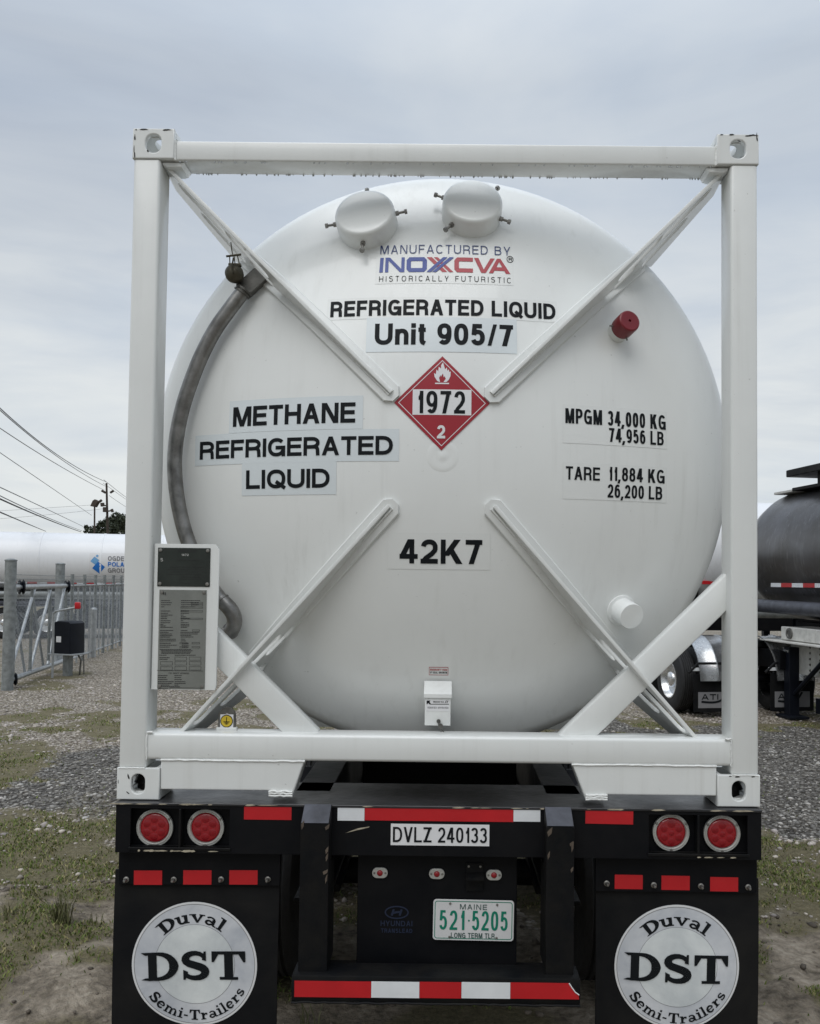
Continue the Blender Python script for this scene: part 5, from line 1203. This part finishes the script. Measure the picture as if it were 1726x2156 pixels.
for i in range(5):
    for j in range(3): q.lathe([(.02, 0), (.014, .012), (0, .014)], lw(1.95+.26*j, .90, .74+.085*i), n_, 8)
sub(q, 'bolts', steel_d, bp)
for b in (.98, -.92):
    lg = box(1.50, 1.66, b-.08, b+.08, .0, 1.06, 'landing_leg', dkbox, .006); q = MB(); q.box((1.40, .0, b-.16), (1.80, .035, b+.16), .004, 1, mtx=fmx); sub(q, 'foot_plate', dkbox, lg)
    q = MB(); q.tube([lw(1.66, b, .36), lw(2.5, b, .98)], .035, 8); sub(q, 'strut', dkbox, lg); q = MB(); q.cyl(lw(1.52, b+.09*(1 if b > 0 else -1), 1.0), lw(1.64, b+.09*(1 if b > 0 else -1), 1.0), .02, seg=10); sub(q, 'crank_shaft', alu, lg)
box(.9, 10.5, -.5, .5, .95, 1.42, 'subframe', blk); box(2.2, 4.8, -.4, .75, .35, .95, 'tool_locker', dkbox); box(2.0, 5.0, .3, .85, .12, .34, 'spare_carrier', dkbox)
q = MB(); q.tube(smooth_path([lw(-.3, .8, 1.0), lw(.3, .95, .92), lw(1.0, .95, 1.0), lw(1.42, .92, 1.03)], 6), .016, 8).tube(smooth_path([lw(-.3, .8, .86), lw(.3, .92, .80), lw(1.0, .95, .86), lw(1.42, .92, .98)], 6), .016, 8); q.build('air_hose', cream, ROOTA)
for a in (8.6, 9.9):
    for b in (.95, -.95): tk_wheel(ROOTA, lw(a, b, .5), n_ if b > 0 else -n_)
# --- rear of a parked truck seen under the brace
u = Vector((math.cos(angA), math.sin(angA), 0)); n_ = Vector((u.y, -u.x, 0)); c0 = W(1406, 1436, 10.55); O = Vector((c0.x, c0.y, 0))-n_*1.12
trk = thing('parked_truck', 'rear of a parked truck with bright fenders and mud flaps beyond the right post', 'truck', O)
lw = lambda a, b, z: O+u*a+n_*b+Vector((0, 0, z)); fmx = frame_m(O, u, Vector((0, 0, 1)))
def tbox(a0, a1, b0, b1, z0, z1, nm, mm, bev=.005):
    q = MB(); q.box((a0, z0, b0), (a1, z1, b1), bev, 1, mtx=fmx); return q.build(nm, mm, trk)
for a in (0, -1.32):
    q = MB(); q.cyl(lw(a, -.95, .5), lw(a, .95, .5), .07, seg=14); q.build('axle', blk, trk)
    for b in (.98, .66, -.66, -.98): tk_wheel(trk, lw(a, b, .5), n_ if b > 0 else -n_)
for b in (.4, -.4): tbox(-5.2, .75, b-.05, b+.05, .72, 1.0, 'frame_rail', blk)
tbox(-1.2, .2, -.6, .6, 1.0, 1.12, 'coupling_plate', blk_w, .02)
tbox(-6.2, -3.6, -1.1, 1.1, .75, 2.6, 'cab', blk, .06)
for sgn in (1, -1):
    q = MB(); c = lw(.05, sgn*.62, .52); rows = []
    for k in range(15):
        a_ = R(100-98*k/14); rows.append([c+u*(.66*math.cos(a_))+Vector((0, 0, .66*math.sin(a_)))+n_*(sgn*b) for b in (-.30, -.295, -.02, .0, .02, .295, .30)])
    for i, rr in enumerate(rows):
        cen = lambda p: (c+n_*((p-c).dot(n_))); rows[i] = [p+(p-cen(p)).normalized()*(.022 if j in (0, 3, 6) else 0) for j, p in enumerate(rr)]
    V2 = [[q.bm.verts.new(p) for p in rr] for rr in rows]
    for A_, B_ in zip(V2, V2[1:]):
        for i in range(6): q.bm.faces.new((A_[i], A_[i+1], B_[i+1], B_[i]))
    bmesh.ops.solidify(q.bm, geom=q.bm.faces[:], thickness=.006); q.build('fender', alu, trk, smooth=50)
    fmm = frame_m(lw(.62, sgn*.62, 0), -n_, Vector((0, 0, 1)))      # local z faces the viewer
    q = MB(); q.box((-.36, .07, -.008), (.36, .64, .008), .003, 1, mtx=fmm); mf = q.build('mud_flap', rubber, trk)
    q = MB(); q.box((-.29, .13, .010), (.29, .37, .013), .001, 1, mtx=fmm); sub(q, 'flap_panel', logo_g, mf)
    q = MB()
    for p, l in text2d('ATI', .27, .085, .2, .2): q.quad(*[fmm @ Vector((v.x-.24, v.y+.255, .0150+l*.0003)) for v in p])
    sub(q, 'lettering', ink, mf, smooth=0, recalc=False)
    sw = [(-.24, .225), (-.05, .215), (.08, .25), (.16, .36)]; rb_ = ribbon(smooth_path([(*p, 0) for p in sw], 5), .016, 0, 0); q = MB()
    for (a, b), (c_, d) in zip(rb_, rb_[1:]): q.quad(*[fmm @ Vector((v[0], v[1], .0152)) for v in (a, b, d, c_)])
    sub(q, 'logo', ink, mf, smooth=0)
    q = MB(); q.tube([fmm @ Vector((-.45, .66, .02)), fmm @ Vector((-.30, .80, .02)), fmm @ Vector((.40, .80, .02))], .022, 8); q.build('flap_hanger', blk_w, trk)
    for i, m_ in enumerate((tape_w, tape_r, tape_r)):
        q = MB(); q.box((-.40+i*.15, .69+(.05 if i else 0), .024), (-.26+i*.15, .74+(.05 if i else 0), .028), .0005, 1, mtx=fmm); q.build('reflector_tape', m_, trk)
# ================================================================== FENCE, GATE, OPERATOR
FA, FB = GP(16, 1450), GP(253, 1358); fu = (FB-FA); fu.z = 0; FLn = fu.length; fu.normalize(); fn = Vector((fu.y, -fu.x, 0))
def FP(px, py):
    d = ray(px, py); t_ = (FA-CAM).dot(fn)/d.dot(fn); return CAM+d*t_
fp = lambda a, z, b=0: Vector((FA.x, FA.y, 0))+fu*a+fn*b+Vector((0, 0, z))
def gate_post(px, py, r, h, label):
    g = GP(px, py); o = MB().cyl((g.x, g.y, -.1), (g.x, g.y, h), r, seg=24).lathe([(r+.008, h-.01), (r+.008, h+.01), (r*.6, h+.03), (0, h+.035)], (g.x, g.y, 0), (0, 0, 1), 24).build('gate_post', galv_o, None); tag(o, label, 'gate post', 'thick steel posts that carry the sliding gate'); return g
g1 = gate_post(15, 1451, .098, 2.28, 'thick weathered steel gate post nearest to the left edge'); g2 = gate_post(121.5, 1392, .105, 2.30, 'thick steel gate post behind the black gate operator box')
a_of = lambda px: (FP(px, 1300)-FA).dot(fu)
gt = thing('sliding_gate', 'galvanised sliding gate of diagonal tubes beside the thick steel posts', 'gate', fp(.3, 0))
aE = a_of(140)
q = MB(); q.tube([fp(.15, 1.80), fp(aE, 1.80)], .048, 12); q.build('top_rail', galv, gt); q = MB(); q.tube([fp(.15, .14), fp(aE, .14)], .048, 12); q.build('bottom_rail', galv, gt)
for b0, t0 in ((20, 71), (65, 105), (102, 134)):
    q = MB(); q.tube([fp(a_of(b0)+.02, .18), fp(a_of(t0), 1.76)], .030, 10); q.build('brace_tube', galv, gt)
for b0, t0 in ((62, 31), (100, 72), (130, 106)):
    q = MB(); q.tube([fp(a_of(b0), .18, -.06), fp(a_of(t0), 1.76, -.06)], .024, 10); q.build('brace_tube', galv_o, gt)
for p_ in (30, 66, 104, 138):
    q = MB(); q.tube([fp(a_of(p_), .14), fp(a_of(p_), 1.8)], .03, 10); q.build('upright', galv_o, gt)
def chainlink(a0, a1, z0, z1, b, name, par):
    q = MB(); s_ = .085; h = z1-z0; k = a0-h
    while k < a1:
        for sg_ in (1, -1):
            lo, hi = max(k, a0), min(k+h, a1)
            if hi-lo > .02:
                zl, zh = (z0+lo-k, z0+hi-k) if sg_ > 0 else (z1-(lo-k), z1-(hi-k)); q.tube([fp(lo, zl, b), fp(hi, zh, b+.006*sg_)], .0022, 3, False)
        k += s_
    o = q.build(name, galv, par, smooth=0); return o
chainlink(.2, aE, .16, 1.78, -.03, 'chain_link_mesh', gt)
for px, py in ((45, 1236), (141, 1235)):
    p = FP(px, py); q = MB(); q.lathe([(0, -.05), (.12, -.05), (.14, -.03), (.09, 0), (.14, .03), (.12, .05), (0, .05)], p, (fn+fu*.5).normalized(), 24); q.build('guide_roller', dkbox, gt)
p = FP(28, 1447); q = MB(); q.lathe([(0, -.05), (.10, -.05), (.12, -.03), (.08, 0), (.12, .03), (.10, .05), (0, .05)], Vector((p.x, p.y, .13)), (fn+fu*.5).normalized(), 24); q.build('guide_roller', dkbox, gt)
fe = thing('chain_link_fence', 'grey chain link fence with barbed wire receding behind the gate operator', 'fence', fp(aE, 0))
for i, px in enumerate((150, 163, 176, 188, 199, 209, 218, 228, 237, 245, 253, 260, 266)):
    a = a_of(px); q = MB(); q.cyl(fp(a, -.05), fp(a, 2.06 if i % 2 == 0 else 1.78), .04 if i % 2 == 0 else .022, seg=12); q.build('fence_post', galv if i % 2 else galv_o, fe)
aF = a_of(285)
for z in (1.80, .12): q = MB(); q.tube([fp(aE+.1, z), fp(aF, z)], .024, 10); q.build('fence_rail', galv, fe)
for z in (1.88, 1.95, 2.03): q = MB(); q.tube([fp(a_of(29), z), fp(aE, z-.02), fp(aF, z)], .006, 5); q.build('barbed_wire', galv_o, fe)
chainlink(aE+.1, aF, .12, 1.8, -.02, 'chain_link_mesh', fe)
# gate operator box
g = GP(142, 1421); op = thing('gate_operator', 'black gate operator box with a white sticker on a grey pedestal', 'gate operator', g)
k = (g.y-CAM.y)/FD; zp = 2-(1391-1228)*k; zt_ = 2-(1321-1228)*k; th = R(-18)
om = Matrix.Translation(g) @ Matrix.Rotation(th, 4, 'Z')
q = MB(); q.box((-.07, -.07, -.05), (.07, .07, zp), .006, 1, mtx=om); q.build('pedestal', galv_o, op)
q = MB(); q.box((-.30, -.24, zp), (.30, .24, zp+.03), .004, 1, mtx=om); q.build('base_plate', galv, op)
me = flat([[(-.25, zp+.03), (.23, zp+.03), (.22, zt_-.04), (.16, zt_), (-.10, zt_+.01), (-.22, zt_-.03)]], .21, .02); q = MB().mesh(me, om @ XZ((0, 0, 0))); hs = q.build('housing', dkbox, op)
q = MB(); q.box((-.12, -.213, zp+.26), (.0, -.211, zp+.38), .0004, 1, mtx=om); sub(q, 'sticker', wht_i, hs)
q = MB(); q.tube([om @ Vector((.16, .1, zp)), om @ Vector((.22, .12, .3)), om @ Vector((.18, .14, .0))], .02, 8).tube([om @ Vector((.30, .1, zp)), om @ Vector((.32, .1, .02))], .015, 8); q.build('conduit', steel_d, op)
# stop arm with red tip
yA = g.y-.55; A0, A1, A2, A3 = W(112, 1345, yA), W(112, 1292, yA), W(117, 1287, yA), W(160, 1279, yA)
q = MB(); q.tube([Vector((A0.x, A0.y, 0)), A0, A1, A2, A3], .022, 10); pa = q.build('signal_arm', galv, None); tag(pa, 'bent grey steel arm with a red end paddle above the gate operator', 'arm')
b0, b1 = W(157.5, 1282, yA), W(169.5, 1268, yA); q = MB(); q.box((b0.x, yA-.04, b0.z), (b1.x, yA+.04, b1.z), .02, 2); sub(q, 'paddle', tape_r, pa)
g = GP(195, 1382); k = (g.y-CAM.y)/FD; o = MB().cyl((g.x, g.y, -.1), (g.x, g.y, 2-(1296-1228)*k), .075, seg=20).lathe([(.078, 0), (.06, .04), (0, .06)], (g.x, g.y, 2-(1296-1228)*k), (0, 0, 1), 20).build('bollard', galv, None); tag(o, 'pale grey round topped bollard post inside the fence, right of the operator box', 'bollard')
# ================================================================== FAR POLES, TREE, CABLES
def pt(px, py, depth): return W(px, py, CAM.y+depth)
base = pt(231, 1227, 75); base.z = 0; topp = pt(224, 1017, 75)
up_ = thing('utility_pole', 'dark wooden utility pole carrying cables above the white tanker', 'utility pole', base)
q = MB(); q.cyl((base.x, base.y, -.2), topp, .15, .08, seg=14); q.build('pole', wood, up_)
def bar(a, b, r, nm, root, m=wood, depth=74.6): q = MB(); q.tube([pt(*a, depth), pt(*b, depth)], r, 8); return q.build(nm, m, root)
bar((214, 1033), (222, 1037.5), .10, 'insulator', up_); bar((232, 1037.5), (239, 1033), .10, 'insulator', up_)
bar((215, 1059), (216, 1066), .18, 'transformer', up_); bar((215, 1064), (227, 1065), .06, 'bracket', up_); bar((221, 1068), (221, 1078), .2, 'transformer', up_); bar((221, 1077), (236, 1075), .06, 'bracket', up_); bar((235, 1072), (237, 1078), .12, 'insulator', up_)
base = pt(199, 1227, 66); base.z = 0; topp = pt(199, 1062, 66)
fl_ = thing('floodlight_pole', 'slim pole with an angled floodlight head beside the utility pole', 'light pole', base)
q = MB(); q.cyl((base.x, base.y, -.2), topp, .075, .06, seg=12); q.build('pole', wood, fl_)
me = flat([[(-.22, -.1), (.12, -.16), (.36, .26), (.10, .42), (-.06, .30)]], .25, .02); q = MB().mesh(me, XZ((topp.x-.02, topp.y, topp.z-.05))); q.build('lamp_head', wood, fl_)
bar((201, 1062), (214, 1053), .10, 'lamp_arm', fl_, depth=66)
# tree
tb = pt(246, 1227, 82); tb.z = 0; tree = thing('tree', 'dark rounded broadleaf tree behind the utility pole', 'tree', tb)
kk = 82/FD; q = MB(); q.cyl((tb.x, tb.y, -.2), (tb.x+.1, tb.y, 3.6), .35, .22, seg=12)
for a, l in ((.3, 2.4), (2.2, 2.2), (3.6, 2.4), (5.1, 2.0)): q.cyl((tb.x+.1, tb.y, 3.2), (tb.x+.1+l*math.cos(a), tb.y+l*math.sin(a), 5.6), .14, .05, seg=8)
q.build('trunk', wood, tree)
VV, FF, CC = [], [], []
blobs = [(pt(px, py, 82+rng.uniform(-1.5, 1.5)), r*kk) for px, py, r in ((250, 1103, 22), (232, 1108, 17), (262, 1100, 17), (215, 1112, 14), (200, 1117, 12), (186, 1119, 9), (181, 1110, 5), (245, 1090, 12), (228, 1098, 11), (272, 1112, 16), (250, 1125, 22), (225, 1128, 18), (200, 1128, 14), (268, 1094, 10), (212, 1103, 7))]
for c, r in blobs:
    for k in range(int(520*r*r)+60):
        d = Vector(rng.normal(0, 1, 3)); d.normalize(); p = c+d*r*rng.uniform(.45, 1.06); s_ = rng.uniform(.07, .17); a = Vector(rng.normal(0, 1, 3)).normalized(); b_ = a.cross(Vector(rng.normal(0, 1, 3))).normalized(); i = len(VV)
        VV += [p-a*s_, p+b_*s_*.6, p+a*s_, p-b_*s_*.6]; FF.append((i, i+1, i+2, i+3))
me = bpy.data.meshes.new('crown'); me.from_pydata(VV, [], FF); link('crown', me, leaf_m, tree)
# overhead cables, each hanging in one vertical plane
def cable(pts, d0, d1, r, label, m=wire_m):
    P = [Vector((p[0], p[1])) for p in pts]; out = []; n = 28
    for k in range(n+1):
        t = k/n; p = (1-t)**2*P[0]+2*t*(1-t)*P[1]+t*t*P[2]; s_ = (p.x-P[0].x)/(P[2].x-P[0].x); dep = 1/((1-s_)/d0+s_/d1); out.append(pt(p.x, p.y, dep))
    o = MB().tube(out, r, 6).build('overhead_cable', m, None); tag(o, label, 'cable', 'overhead cables on the left'); return o
def cq(x0, y0, xm, ym, x1, y1):                     # crop points: start, a point on the curve, end -> quadratic control points of the view
    f_ = lambda x, y: Vector((.301*x, 814.7+.301*y)); a, m, b = f_(x0, y0), f_(xm, ym), f_(x1, y1); tt = (m.x-a.x)/(b.x-a.x); c = (m-(1-tt)**2*a-tt*tt*b)/(2*tt*(1-tt)); e = a+(a-c)*.35
    c = c+(a-e)*0; return (a+(a-c)*.30, a*.4+c*.6+(c-a)*.0 if False else c, b)
cable(cq(0, 152, 350, 447, 742, 664), 24, 75, 0.0186, 'uppermost of the cables sweeping down to the top of the utility pole')
cable(cq(0, 166, 350, 456, 736, 694), 24, 75, 0.0161, 'cable just under the uppermost one, close beside it')
cable(cq(0, 290, 350, 515, 728, 722), 26, 75, 0.0161, 'third cable down, ending at the left insulator of the utility pole')
cable(cq(0, 460, 300, 665, 640, 898), 28, 70, 0.0136, 'thin cable that runs down to the floodlight pole')
cable(cq(0, 702, 300, 842, 580, 976), 20, 66, 0.0136, 'cable dropping to the left edge of the tree, above the pair beneath')
cable(cq(0, 762, 300, 902, 572, 1006), 20, 66, 0.0136, 'upper thin cable of the low pair that ends behind the tanker')
cable(cq(0, 784, 300, 915, 566, 1014), 20, 66, 0.0211, 'thick black cable, lower of the pair that ends behind the tanker', wire_d)
cable(cq(0, 876, 160, 944, 320, 1010), 18, 60, 0.0161, 'lowest dark cable, meeting the tanker roof at the left', wire_d)
cable(cq(-60, 870, 300, 848, 650, 825), 70, 75, 0.0124, 'faint level cable crossing behind the sloping ones, upper of two')
cable(cq(-60, 926, 350, 893, 720, 852), 70, 75, 0.0124, 'faint level cable crossing behind the sloping ones, lower of two')
cable(cq(748, 668, 815, 722, 900, 786), 75, 95, 0.0186, 'cable running on from the top of the utility pole to the white frame post')
cable(cq(745, 690, 815, 740, 900, 800), 75, 95, 0.0161, 'second cable running on from the pole, just under the top one')
cable(cq(780, 772, 835, 810, 900, 852), 75, 95, 0.0161, 'lowest cable running on from the right insulator of the utility pole')
